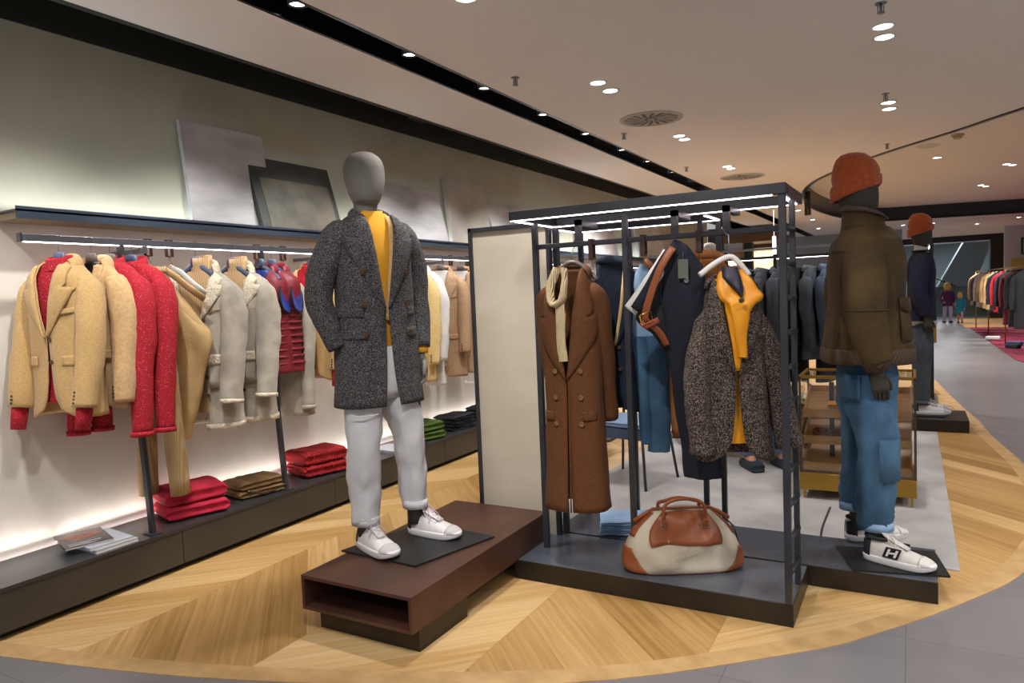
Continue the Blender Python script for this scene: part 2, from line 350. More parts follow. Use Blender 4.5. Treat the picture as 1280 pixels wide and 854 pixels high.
part('rim', MB().lathe([(.15,0),(.15,-.012),(.13,-.014),(.13,0)], 28, caps=False), mat('speaker_white','#D6D2CC',.6), t); part('grille', MB().lathe([(.001,-.008),(.131,-.008)], 28, caps=False), mat('speaker_grille','#B4B0AA',.7), t)
# round swirl vents
def vent(x, y, r, label, dark=True):
    t = thing('round_vent', label, 'vent', (x, y, CEIL))
    part('rim', MB().lathe([(r*1.16, 0), (r*1.15, -.008), (r, -.01), (r*.98, 0)], 40, caps=False), mat('vent_white', '#B8B2AA', .6), t)
    part('backing', MB().lathe([(.001, -.002), (r, -.002)], 40, caps=False), BLACK, t)
    mb = MB(); n = 16
    for k in range(n):
        a = 2*math.pi*k/n
        for q0, da in ((.25, 0), (.42, .13), (.62, .27)):
            a2 = a + da*.7
            c, s = math.cos(a2), math.sin(a2)
            mb.bar((c*r*q0, s*r*q0, -.006), (math.cos(a2+.1)*r*.97, math.sin(a2+.1)*r*.97, -.006), .011, .006)
    mb.lathe([(.001, -.008), (r*.14, -.008), (r*.14, -.003)], 16)
    part('blades', mb, MATS['vent_white'], t)
vent(-1.975, 6.13, .235, 'round slotted air vent with black gaps in the white ceiling, nearest the camera')
vent(-2.0, 10.1, .25, 'second round slotted air vent, just above the black frame')
# ------------------------------------------------------------------ shelf on the left wall, rail, bench
t = thing('wall_shelf', 'long thin blue-grey metal ledge on the left wall, holding the leaning panels', 'shelf', (-4.0, 1.86, 1.93))
part('ledge', MB().box(0, .24, 0, 14, .035, .045).box(.23, .24, 0, 14, 0, .06), mat('blue_grey_metal', '#3F4A58', .4, .4), t)
part('underside', MB().box(.002, .228, .01, 13.99, .0, .034), mat('taupe_board', '#8A7A62', .7), t)
t = thing('clothes_rail', 'long square metal clothes rail with a light strip, on dark legs', 'rail', (-3.72, 1.85, 0))
part('bar', MB().box(-.013, .013, 0, 10.5, 1.815, 1.85), CHROME, t, bevel=.002)
part('light_strip', MB().box(-.009, .009, .01, 10.5, 1.811, 1.8148), LED, t)
for y in (.62, 2.0, 3.5, 5.5): part('wall_bracket', MB().box(-.278, 0, y-.012, y+.012, 1.775, 1.80).box(-.018, .018, y-.015, y+.015, 1.775, 1.814), CHROME, t)
part('end_cap', MB().box(-.016, .016, -.012, 0, 1.812, 1.853), STEEL, t)
for y in (.49, 1.44, 2.95, 4.5, 6): part('leg', MB().bar((.10, y, .24), (.0, y, 1.815), .034, .022).box(.06, .14, y-.03, y+.03, .24, .246), STEEL, t)
t = thing('low_bench', 'long low dark metal plinth along the left wall under the clothes', 'bench', (-4.0, .5, 0))
part('top', MB().box(0.03, .435, 0, 13, .222, .24), mat('bench_top_steel', '#4B4C4F', .33, .5, c2='#414245', scale=2), t)
ys = [0, 1.08, 2.02, 3.22, 4.45, 5.7, 7, 8.5, 10, 13]
ys = [0, 1.98, 3.19, 4.55, 5.9, 7.4, 9, 13]
for a, b in zip(ys, ys[1:]): part('front_panel', MB().box(.40, .43, a+.002, b-.002, .035, .2215), BENCH, t)
part('toe_kick', MB().box(.05, .38, 0, 13, 0, .2), BLACK, t)
part('light_strip', MB().box(0.004, .022, 0, 13, .2, .21), LED, t)
part('end_panel', MB().box(.03, .43, -.012, -.001, .035, .2215), BENCH, t)
# ------------------------------------------------------------------ leaning panels
def panel(y0, y1, z1, th, m, label, xb=.10, inset=None, top=.015):
    """board standing on the ledge and leaning on the wall"""
    h = z1 - 1.975; t = thing('leaning_panel', label, 'panel', (-4.0+xb, (y0+y1)/2, 1.9755), 0, 'boards leaning along the ledge')
    lean = math.atan2(xb - th - .005, h); w = (y1-y0)
    M = Matrix.Rotation(-lean, 4, 'Y')
    mb = MB().box(-th, 0, -w/2, w/2, 0, h/math.cos(lean)-.02)
    mb.xf(Matrix.Translation((0, 0, th*math.sin(lean)*0)) @ M)
    part('board', mb, m, t, bevel=.002)
    if inset:
        mb = MB().box(0.0, .003, -w/2+.07, w/2-.05, .001, h*.72); mb.xf(M); part('painted_field', mb, inset, t)
    return t
PG = mat('brushed_plaster_grey', '#AEADAD', .6, c2='#C6C3C4', scale=3.5, stretch=(1, 1, 2.5), detail=6)
PD = mat('charcoal_board', '#3F423F', .6, c2='#4A4D49', scale=5); PI = mat('rubbed_charcoal', '#55564F', .5, c2='#7B7468', scale=5, detail=7)
panel(2.93, 3.58, 2.66, .03, PG, 'tall pale grey brushed panel leaning on the wall, leftmost on the ledge', .12)
panel(3.42, 4.20, 2.51, .035, PD, 'dark charcoal board with a rubbed field, overlapping the pale leftmost panel', .19, PI)
panel(4.62, 5.68, 2.50, .03, PG, 'wide pale grey panel on the ledge right behind the faceless mannequin head', .16)
panel(5.80, 6.62, 2.65, .04, mat('warm_grey_plaster', '#A59D93', .6, c2='#B5ADA4', scale=4), 'tall warm grey panel on the ledge right of the wide pale one', .12)
panel(6.55, 7.5, 2.5, .03, PG, 'pale panel partly hidden by the black framed partition and warm grey panel', .18)
panel(8.9, 10.2, 2.55, .03, PG, 'far pale panel on the ledge seen through the left bay of the black frame', .16)
panel(11.2, 12.6, 2.6, .03, PG, 'farthest pale panel on the ledge, seen above the hanging leather belt', .16)
# ------------------------------------------------------------------ brown display platform
t = thing('display_platform', 'oxidised brown metal box platform with an open end, under the coat mannequin', 'platform', (-2.388, 2.225, 0))
part('box', MB().box(0, .612, 0, 1.24, .235, .25).box(0, .612, 0, 1.24, .095, .11).box(0, .015, 0, 1.24, .11, .235).box(.597, .612, 0, 1.24, .11, .235).box(.015, .597, .9, .92, .11, .235), BROWN, t)
part('plinth', MB().box(.055, .607, .05, .41, 0, .0945), BRONZE, t)
part('plinth', MB().box(.055, .5, .95, 1.24, 0, .0945), BRONZE, t)
def plate(name, loc, rz, sx, sy, label):
    return solo(name, MB().box(-sx/2, sx/2, -sy/2, sy/2, 0, .009), mat('anthracite_plate', '#2B2C2E', .5, .4, c2='#232426', scale=6), label, 'base plate', loc, rz, bevel=.001)
# ------------------------------------------------------------------ partition panel
t = thing('partition', 'tall cream partition board in a dark metal frame left of the frame rack', 'partition', (-2.25, 3.52, 0))
CREAM = mat('cream_plaster', '#BFB5A2', .6, c2='#C8BFAE', scale=3, stretch=(1, 1, 2), detail=5)
part('board', MB().box(.02, .50, .012, .03, .02, 1.83), CREAM, t)
part('frame', MB().box(0, .022, 0, .04, 0, 1.855).box(0, .52, 0, .04, 1.83, 1.855).box(.5, .52, 0, .04, 0, 1.855).box(0, .52, 0, .04, 0, .02), STEEL, t, bevel=.002)
# ------------------------------------------------------------------ black display frame with light strips
def led_beam(mb, led, p, q, w=.045, h=.05, inn=(0, 0)):
    mb.bar(p, q, w, h)
t = thing('clothes_stand', 'black steel display frame with lit canopy, ladder rungs and low metal base', 'display rack', (0, 0, 0))
Z = 1.87
part('platform', MB().box(-1.80, -.445, 3.112, 3.583, .0, .098), mat('bronze_edge_sheet', '#3A352D', .4, .55, c2='#2E2A24', scale=4), t, bevel=.002)
part('platform_top', MB().box(-1.798, -.447, 3.114, 3.581, .0985, .101), PLAT, t)
fr = MB()
fr.box(-1.74, -.445, 3.10, 3.145, Z-.045, Z).box(-1.74, -.445, 3.56, 3.605, Z-.045, Z).box(-1.74, -1.70, 3.145, 3.56, Z-.045, Z).box(-.485, -.445, 3.145, 3.56, Z-.045, Z)
part('canopy', fr, STEEL, t, bevel=.003)
part('light_strip', MB().box(-1.735, -.50, 3.107, 3.121, Z-.049, Z-.0455), LED, t)
part('light_strip', MB().box(-1.735, -.50, 3.563, 3.577, Z-.049, Z-.0455), LED, t)
part('light_strip', MB().box(-1.732, -1.718, 3.15, 3.555, Z-.049, Z-.0455), LED, t)
part('light_strip', MB().box(-.478, -.462, 3.15, 3.555, Z-.049, Z-.0455), LED, t)
for x, y, s, z1 in [(-1.716, 3.332, .028, Z-.046), (-1.716, 3.583, .030, Z-.046), (-.463, 3.122, .029, Z-.046), (-.456, 3.345, .024, Z-.046), (-1.22, 3.33, .028, Z-.046)]:
    part('post', MB().box(x-s/2, x+s/2, y-s/2, y+s/2, .101, z1), STEEL, t, bevel=.002)
part('hanging_bar', MB().box(-1.70, -.48, 3.32, 3.348, 1.69, 1.715), STEEL, t, bevel=.003)
for x in (-1.47, -.975, -.735): part('strut', MB().box(x-.015, x+.015, 3.32, 3.35, 1.715, Z-.046).box(x-.015, x+.015, 3.32, 3.56, Z-.075, Z-.046), STEEL, t)
for k in range(11):
    z = .22 + k*.147
    part('rung', MB().tube([(-.463, 3.13, z), (-.450, 3.335, z)], .012, 12), STEEL, t)
t = thing('clothes_stand', 'second black steel frame with lit canopy, behind the first, on a wider base', 'display rack', (0, 0, 0))
part('platform', MB().box(-1.80, .094, 3.60, 4.05, .0, .098), MATS['bronze_edge_sheet'], t, bevel=.002)
part('platform_top', MB().box(-1.798, .092, 3.602, 4.048, .0985, .101), PLAT, t)
for x, y in [(-1.76, 4.02), (-1.45, 4.02), (-.93, 4.02), (-1.02, 3.98)]:
    s = .028; part('post', MB().box(x-s/2, x+s/2, y-s/2, y+s/2, .101, Z-.046), STEEL, t, bevel=.002)
part('canopy', MB().box(-1.80, -.90, 4.0, 4.045, Z-.045, Z).box(-1.80, -1.76, 3.65, 4.0, Z-.045, Z).box(-.94, -.90, 3.65, 4.0, Z-.045, Z).box(-1.80, -.90, 3.65, 3.69, Z-.045, Z), STEEL, t, bevel=.003)
part('light_strip', MB().box(-1.78, -.92, 4.005, 4.018, Z-.049, Z-.0455), LED, t)
part('light_strip', MB().box(-.93, -.915, 3.70, 3.99, Z-.049, Z-.0455), LED, t)
part('light_strip', MB().box(-1.79, -1.775, 3.70, 3.99, Z-.049, Z-.0455), LED, t)
# rug
solo('rug', MB().box(-2.15, .2, 4.06, 7.76, 0, .006), mat('pale_grey_rug', '#AFADAC', .95, c2='#93908F', scale=2.2, bump=.25, bscale=200, detail=8), 'large pale grey rug on the oak floor behind the black frame', 'rug')
# ================================================================== CLOTH MATERIALS
CAMEL = mat('camel_wool', '#B8935C', .9, c2='#C7A46E', scale=130, bump=.25, bscale=260, sheen=.2)
CAMEL2 = mat('camel_flannel', '#BE9A6A', .9, c2='#CDAA7A', scale=60, bump=.2, bscale=240, sheen=.2)
TAN = mat('dark_tan_wool', '#9C7442', .9, c2='#A98250', scale=60, bump=.2, bscale=240)
COATBROWN = mat('tobacco_wool', '#54300F', .9, c2='#633A18', scale=110, bump=.25, bscale=260)
RED = mat('flecked_red_knit', '#A80F22', .85, c2='#C21B30', kind='noise', scale=150, lo=.45, hi=.62, bump=.0)
REDF = mat('ribbed_red_knit', '#A50E22', .85, c2='#E0707A', kind='speck', scale=330, lo=.95, hi=.985, bump=.5, bscale=90)
REDC = mat('cable_red_knit', '#B3121C', .85, c2='#8E0A14', kind='rib', scale=16, bump=.9)
CRIM = mat('crimson_jersey', '#A81530', .9, c2='#B81E3A', scale=20, bump=.2, bscale=200)
SHEAR = mat('pale_grey_suede', '#8F8678', .85, c2='#B1A899', scale=7, bump=.2, bscale=60, detail=7, sheen=.3)
FUR = mat('cream_shearling', '#C9BBA2', .95, c2='#DCD0BA', scale=60, bump=.8, bscale=110)
BEIGEK = mat('beige_rib_knit', '#B69468', .9, c2='#C9A97D', kind='rib', scale=34, bump=.6)
CORD = mat('beige_corduroy', '#A98C62', .9, c2='#BBA077', kind='rib', scale=40, bump=.4)
SUEDE = mat('sand_suede', '#B0905F', .9, c2='#BFA172', scale=9, bump=.2, bscale=80)
VEST = mat('quilted_red_nylon', '#6E121E', .5, c2='#85202D', scale=9, bump=.3, bscale=20)
BLUEL = mat('royal_blue_lining', '#1D2F78', .35, c2='#31499F', scale=12)
CREAMC = mat('cream_wool', '#D6B877', .9, c2='#DFC48A', scale=40, bump=.2, bscale=200)
WHITEC = mat('white_cotton', '#DAD8D4', .85, c2='#CFCDCA', scale=10, bump=.2, bscale=90)
WHITED = mat('white_denim', '#D5D6DA', .85, c2='#C8CACF', scale=9, bump=.25, bscale=160)
BEIGEC = mat('rose_beige_wool', '#A98868', .9, c2='#B69575', scale=60, bump=.2, bscale=200)
NAVY = mat('navy_wool', '#0A0F1E', .85, c2='#0E1628', scale=40, bump=.2, bscale=220)
NAVYL = mat('navy_coat_wool', '#141F30', .85, c2='#1A2639', scale=40, bump=.2, bscale=220)
TWEED = mat('salt_and_pepper_herringbone', '#141417', .95, c2='#8E8B8C', c3='#353438', kind='speck', scale=520, lo=.3, hi=1.0, bump=.3, bscale=300)
TWEED2 = mat('brown_grey_boucle', '#100D0C', .95, c2='#94857A', c3='#3E332B', kind='speck', scale=330, lo=.2, hi=1.0, bump=.5, bscale=260)
MUSTARD = mat('mustard_jersey', '#D99A1E', .85, c2='#E2A62B', scale=12, bump=.15, bscale=150)
YELLOW = mat('yellow_nylon', '#D78B08', .45, c2='#E59A12', scale=10, bump=.25, bscale=22)
BISON = mat('dark_olive_suede', '#3A2B12', .85, c2='#54411F', scale=6, bump=.25, bscale=60, detail=7)
RIBB = mat('brown_rib_trim', '#4A3A2C', .9, c2='#5A4837', kind='rib', scale=60, bump=.5)
COLLARF = mat('brown_teddy_collar', '#4B3D36', .95, c2='#62524A', scale=70, bump=.9, bscale=120)
DENIM = mat('mid_blue_denim', '#2F5170', .85, c2='#4D7493', scale=5, bump=.3, bscale=180, detail=8, stretch=(1, 1, .6))
DENIML = mat('light_blue_denim', '#7FA0C4', .85, c2='#95B2D2', scale=6, bump=.2, bscale=180, detail=7)
RUST = mat('rust_knit', '#A8481C', .95, c2='#B85A2A', scale=60, bump=.5, bscale=150, sheen=.3)
OCHRE = mat('ochre_suede', '#7D4C1C', .85, c2='#8C5924', scale=7, bump=.2, bscale=60)
GREYC = mat('slate_jacket_cloth', '#3E454E', .85, c2='#4A525C', scale=9, bump=.2, bscale=90)
BLUEG = mat('dusty_blue_cloth', '#3D4D66', .85, c2='#4A5B76', scale=9, bump=.2, bscale=90)
DARKC = mat('near_black_cloth', '#14161A', .85, c2='#1C1F24', scale=9)
LINING = mat('dark_lining', '#2A2320', .6)
BTN = mat('horn_button', '#3A2A1A', .3, c2='#5A4228', scale=60)
BTNL = mat('tan_horn_button', '#8A6A42', .3, c2='#5A3E22', scale=90)
HANG = mat('slate_blue_hanger', '#4A5670', .4); HANG2 = mat('grey_brown_hanger', '#5C5350', .4)
GREYM = mat('grey_mannequin_cloth', '#6E6B66', .75, c2='#77746F', scale=300, bump=.15, bscale=400)
BROWNM = mat('dark_mannequin_cloth', '#3E3830', .75, c2='#463F36', scale=300, bump=.15, bscale=400)

# ================================================================== GARMENT BUILDER
def lerp_tab(tab, z):
    for (z0, *a), (z1, *b) in zip(tab, tab[1:]):
        if z <= z0 and z >= z1:
            t = (z0-z)/(z0-z1) if z0 != z1 else 0; t2 = t*t*(3-2*t)
            return [p+(q-p)*(t*.5+t2*.5) for p, q in zip(a, b)]
    return list(tab[-1][1:])
class Shape:
    """torso cloth shape: half width and half depth by height; front is -y"""
    def __init__(s, S=.23, L=.78, D=.085, waist=.93, hem=1.02, drop=.055, neck=.075, p=.8, bend=0, hemd=None, slant=0):
        s.S, s.L, s.D, s.p, s.neck, s.slant = S, L, D, p, neck, slant
        hd = hemd or D*1.05
        s.tab = [(0.0, neck, neck*.75), (-drop*.45, neck+(S-neck)*.5, D*.72), (-drop, S*.93, D*.9), (-drop-.045, S*1.0, D*.98), (-.20, S*.99, D*1.06),
                 (-L*.52, S*waist, D), (-L*.8, S*(waist+hem)/2, (D+hd)/2), (-L, S*hem, hd), (-L-1, S*hem, hd)]
    def pt(s, phi, z, off=0):
        w, d = lerp_tab(s.tab, z); sx, cx = math.sin(phi), math.cos(phi)
        x = (w+off)*math.copysign(abs(sx)**s.p, sx); y = -(d+off)*math.copysign(abs(cx)**s.p, cx)
        return Vector((x, y + s.slant*z, z))
    def front(s, x, z, off=0):
        w, d = lerp_tab(s.tab, z); k = min(abs(x)/(w+1e-6), .999)
        sx = k**(1/s.p); return Vector((x, -(d)*(math.sqrt(1-sx*sx)**s.p) - off + s.slant*z, z))
    def phi(s, x, z):
        w, d = lerp_tab(s.tab, z); k = max(-.98, min(.98, x/(w+1e-6))); return math.asin(math.copysign(abs(k)**(1/s.p), k))
def torso(sh, vd=.38, gap=.0, hemgap=.03, over=0, nz=34, nu=44, curve_hem=.05, wr=.006, seed=0, z0=0.0):
    """open-fronted body; over>0 = the wearer's left (+x) front laps across by that much"""
    mb = MB(); rows = []
    zs = [z0 - k*(.014) for k in range(9)]; zs += [zs[-1] - (sh.L + zs[-1])*(k/(nz-1)) for k in range(1, nz)]
    for z in zs:
        if -z < vd: e = sh.neck*.85*max(0, 1-(-z)/vd)**.9 ; eR = e + gap; eL = e + gap
        else:
            t = (-z-vd)/max(sh.L-vd, .01); e = gap + hemgap*t*t; eR = e; eL = e
        if over: 
            k = min(1, max(0, (-z-vd*.55)/(vd*.45))) if vd > 0 else 1
            t = max(0, (-z-vd)/max(sh.L-vd, .01))
            eR = eR - (over)*k + 0; eL = eL - over*k
        a0 = sh.phi(eR, z); a1 = 2*math.pi - sh.phi(eL, z)
        row = []
        for k in range(nu+1):
            a = a0 + (a1-a0)*k/nu; p = sh.pt(a, z)
            if over and k < nu*.25: p.y -= .008*(1-k/(nu*.25))
            # rounded front corners at the hem
            if curve_hem and -z > sh.L-.1:
                dx = min(abs(k), abs(nu-k))/nu
                if dx < .12: p.z += curve_hem*(1-dx/.12)**2*((-z-(sh.L-.1))/.1)
            row.append(p)
        rows.append(row)
    mb.rings(rows, closed=False); mb.wrinkle(wr, 9, 2.2, seed, .0008); return mb
def closed_torso(sh, z0=0., z1=None, nz=30, nu=44, wr=.005, seed=0, cap=False):
    z1 = -sh.L if z1 is None else z1; mb = MB()
    zs = [z0 + (z1-z0)*(k/nz)**1.25 for k in range(nz+1)]
    mb.rings([[sh.pt(2*math.pi*k/nu, z) for k in range(nu)] for z in zs], True, cap); mb.wrinkle(wr, 9, 2.2, seed); return mb
def lapel(sh, side, vd, lw=.085, gap=0, notch=-.13, over=0, ztop=-.015, off=.012, peak=False):
    rows = []; n = 26
    for i in range(n+1):
        z = ztop + (-vd+.0 - ztop)*i/n
        e = sh.neck*.85*max(0, 1-(-z)/vd)**.9 + gap
        if over:
            k = min(1, max(0, (-z-vd*.55)/(vd*.45))); e -= over*k
        t = (z-notch)/(-vd-notch) if z < notch else 0
        if z >= notch:
            wd = lw*(.42 + .22*(ztop-z)/(ztop-notch))          # collar leaf above the notch
            if z - notch < .018: wd = lw*.45
        else:
            wd = lw*(1.0 if not peak else 1.12)*max(0, 1-t)**.85
        row = []
        for k in range(6):
            u = k/5; x = e + wd*u; zz = z + ((.03*u if peak else .006*u) if notch-.04 < z < notch else 0)
            q = sh.front(min(x, lerp_tab(sh.tab, z)[0]*.97), z, off*(.45+.55*math.sin(math.pi*min(1, u+.15))) + (.009 if over and side > 0 else 0)); q.x *= side; q.z = zz; row.append(q)
        rows.append(row)
    return MB().rings(rows, closed=False)
def collar(sh, h=.045, spread=.0, front=1.9, fall=.03, out=.018):
    rows = []; n = 20
    for hh, oo in ((0, .0), (h*.6, .002), (h, .008), (h*.9, .016), (h*.3, out+.012), (-fall, out+.02)):
        row = []
        for k in range(n+1):
            a = (math.pi-front) + (2*front)*k/n; d = abs(a-math.pi)/front; lo = -.014*d*d*2
            p = Vector((math.sin(a)*(sh.neck+oo)*.98, -math.cos(a)*(sh.neck*.85+oo), hh*(1-.25*d) + lo + .002)); row.append(p)
        rows.append(row)
    return MB().rings(rows, closed=False)
def sleeve(path, rad, seed=0, wr=.005, n=22, flat=1.0, ref=(0,1,0)):
    P = curve3(path, 5); m = len(P); rr = []
    for i in range(m):
        t = i/(m-1)*(len(rad)-1); k = min(int(t), len(rad)-2); u = t-k; a, b = rad[k], rad[k+1]
        a = a if isinstance(a, tuple) else (a, a*flat); b = b if isinstance(b, tuple) else (b, b*flat)
        rr.append((a[0]+(b[0]-a[0])*u, a[1]+(b[1]-a[1])*u))
    mb = MB().tube(P, rr, n, False, ref); mb.wrinkle(wr, 11, 5, seed, wr*.22); return mb
def curve3(pts, n=5):
    P = [Vector(p) for p in pts]; m = len(P); out = []
    for i in range(m-1):
        a, b, c, d = P[max(i-1,0)], P[i], P[i+1], P[min(i+2,m-1)]
        for k in range(n):
            t = k/n; out.append(.5*((2*b) + (c-a)*t + (2*a-5*b+4*c-d)*t*t + (-a+3*b-3*c+d)*t**3))
    out.append(P[-1]); return out
def button(c, nrm=(0,-1,0), r=.011, th=.005):
    mb = MB(); mb.lathe([(.001, .0), (r*.9, 0), (r, th*.4), (r*.95, th), (r*.7, th*.8), (.001, th*.75)], 14)
    qn = Vector(nrm).to_track_quat('Z', 'Y').to_matrix().to_4x4(); mb.xf(Matrix.Translation(Vector(c)) @ qn); return mb
def patch(sh, x0, x1, z0, z1, off=.006, side=1, slope=0, n=6, over=0):
    rows = []
    for i in range(5):
        t = i/4; row = []
        for k in range(n+1):
            x = x0 + (x1-x0)*k/n; z = z0 + (z1-z0)*t + slope*(x-x0); q = sh.front(x, z, off); q.x *= side; row.append(q)
        rows.append(row)
    return MB().rings(rows, closed=False)
def arm_std(sh, side, zs=-.085, L=.60, fwd=.02, out=.045, rc=.062, rt=.078, cuff_in=0):
    S = sh.S
    return [(side*(S-.055), 0, zs-.005), (side*(S-.012), -.005, zs-.05), (side*(S+out*.6), -fwd*.5, zs-.17), (side*(S+out), -fwd, zs-.33), (side*(S+out*1.0-cuff_in*.5), -fwd*1.6, zs-.48), (side*(S+out*.9-cuff_in), -fwd*2.2, zs-L)], \
           [(rt*.6, rt*.4), (rt*.86, rt*.62), (rt*.92, rt*.78), (rt*.86, rt*.78), (rt*.78, rt*.72), (rc*.9, rc*.75)]
def jacket(name, label, cat, m, loc=(0,0,0), rz=0, S=.23, L=.76, D=.085, vd=.36, gap=.008, hemgap=.03, over=0, lw=.085, buttons=2, bm=None, collar_m=None,
           sleeves=True, pockets=True, inner=None, inner_neck=None, inner_h=.05, cuffs=True, sl=.60, fwd=.03, out=.045, group=None, seed=0, waist=.93, hem=1.02, peak=False,
           lapels=True, arms=None, drop=.055, curve_hem=.05, cuff_m=None, hem_m=None, lod=1, closed=False, wr=.009, rt=.078, rc=.062, p=.8, notch=-.13, btn_z=None, stand=.045,
           inner_sleeves=None, slant=0, hemd=None, parent=None, twist=0):
    if parent is None: S *= .82; out *= .35; rt *= .86; rc *= .84; drop *= 1.35
    t = thing(name, label, cat, loc, rz, group) if parent is None else parent
    sh = Shape(S, L, D, waist, hem, drop, p=p, slant=slant, hemd=hemd); nz, nu = (34, 44) if lod else (16, 24)
    if closed: part('body', closed_torso(sh, 0, -L, nz, nu, wr, seed), m, t, solid=.006 if lod else 0)
    else: part('body', torso(sh, vd, gap, hemgap, over, nz, nu, curve_hem, wr, seed), m, t, solid=.006 if lod else 0)
    if not closed and lapels:
        for sd in (1, -1): part('lapel', lapel(sh, sd, vd, lw, gap, notch, over, off=.018, peak=peak), collar_m or m, t, solid=.007)
    if stand: part('collar', collar(sh, stand), collar_m or m, t, solid=.006 if lod else 0)
    if sleeves:
        for sd in (1, -1):
            pa, ra = (arms[0 if sd > 0 else 1] if arms else arm_std(sh, sd, L=sl, fwd=fwd, out=out, rt=rt, rc=rc))
            o = part('sleeve', sleeve(pa, ra, seed+sd, wr), m, t, solid=.005 if lod else 0)
            P = [Vector(q) for q in pa]; d = (P[-1]-P[-2]).normalized()
            if inner_sleeves:
                part('inner_cuff', MB().tube([P[-1]-d*.05, P[-1]+d*.05, P[-1]+d*.11], [(rc*.72, rc*.5), (rc*.7, rc*.45), (rc*.62, rc*.4)], 16), inner_sleeves, t)
            if cuff_m: part('cuff', MB().tube([P[-1]-d*.022, P[-1]+d*.004], [(rc*1.1, rc*.86)]*2, 18, False, (0,1,0)), cuff_m, t, solid=.006)
            if cuffs and lod:
                for k in range(4): part('cuff_button', button(P[-1]-d*(.03+.017*k)+Vector((side_n(sd)*rc*.35, -rc*.93, 0)), r=.0065, th=.005), bm or BTN, o)
    if hem_m: part('hem_band', MB().rings([[sh.pt(2*math.pi*k/40+.15, z, .004) for k in range(38)] for z in (-L+.028, -L-.006)], False), hem_m, t, solid=.005)
    if pockets and lod:
        for sd in (1, -1):
            part('pocket_flap', patch(sh, .075, .185, -L*.60, -L*.60-.05, .006, sd), m, t, solid=.004)
        part('chest_pocket', patch(sh, .085, .165, -.235, -.26, .005, 1, .12), m, t, solid=.003)
    if buttons:
        for k in range(buttons):
            z = (btn_z[k] if btn_z else -vd-.01-k*.11)
            if over:
                for x in (over*.95, -over*.95) : part('button', button(sh.front(x, z, .017 if x < 0 or True else .01), r=.013, th=.006), bm or BTN, t)
            else: part('button', button(sh.front(.012+gap, z, .006), r=.011), bm or BTN, t)
    if inner:
        si = Shape(S*.9, L*.9, D*.78, waist, hem*.95, drop*1.1, p=p, slant=slant)
        si.neck = sh.neck*.86
        part('inner_top', closed_torso(si, -.004, -L*.9, 20, 32, .003, seed+3), inner, t)
        if inner_neck: part('inner_collar', MB().rings([[Vector((math.sin(a)*r_, -math.cos(a)*r_*.9, z_-(.012*math.cos(a)))) for a in [2*math.pi*k/24 for k in range(24)]] for r_, z_ in ((sh.neck*.95, -.03), (sh.neck*.86, -.0), (sh.neck*.84, inner_h*.6), (sh.neck*.82, inner_h), (sh.neck*.76, inner_h*.9), (sh.neck*.74, 0))], True), inner_neck, t)
    return t
def side_n(s): return -.4*s
def hanger(label, loc, rz, m=None, hook=.10, w=.145, group='coat hangers on the wall rail'):
    """wide wooden hanger: z=0 is the top of the rail it hooks over"""
    t = thing('coat_hanger', label, 'hanger', loc, rz, group)
    hk = [(0, 0, -hook-.01), (0, 0, -.04), (.012, 0, -.026), (.016, 0, -.006), (.006, 0, .004), (-.010, 0, .004), (-.018, 0, -.008)]
    hk = [(y, x, z) for x, y, z in hk] if False else [(y, x, z) for x, y, z in hk]
    part('hook', MB().tube(curve3([(p[1], p[0], p[2]) for p in hk], 4), .0021, 8), CHROME, t)
    pts = [(-w, 0, -hook-.125), (-w*.7, 0, -hook-.09), (-w*.25, 0, -hook-.045), (0, 0, -hook-.03), (w*.25, 0, -hook-.045), (w*.7, 0, -hook-.09), (w, 0, -hook-.125)]
    part('shoulders', MB().tube(curve3(pts, 4), [(.010, .020)]*2+[(.016, .013)]*21+[(.010, .020)]*2, 12, True, (0,0,1)), m or HANG, t)
    part('neck_block', MB().tube([(0, 0, -hook-.045), (0, 0, -hook+.012), (0, 0, -hook+.018)], [(.042, .016), (.034, .014), (.022, .01)], 14, True, (1,0,0)), m or HANG, t)
    return t
def leg_tube(path, rad, seed=0, wr=.006, n=22): return sleeve(path, rad, seed, wr, n)
def strap_clip(label, loc, rz, z_bar, group=None, drop=.09):
    """leather loop over a rail with a metal clip"""
    t = thing('strap_hanger', label, 'hanger', loc, rz, group)
    part('leather_loop', MB().box(-.012, .012, -.019, -.016, -drop, .004).box(-.012, .012, .016, .019, -drop, .004).box(-.012, .012, -.019, .019, .002, .005).box(-.012, .012, -.018, .018, -drop-.002, -drop+.002), DLEATHER, t)
    part('clip', MB().tube([(0,0,-drop), (0,0,-drop-.02), (0,.012,-drop-.035), (0,.008,-drop-.052), (0,-.008,-drop-.05)], .0025, 8).box(-.014,.014,-.003,.003,-drop-.006,-drop+.006), BRASS, t)
    return t
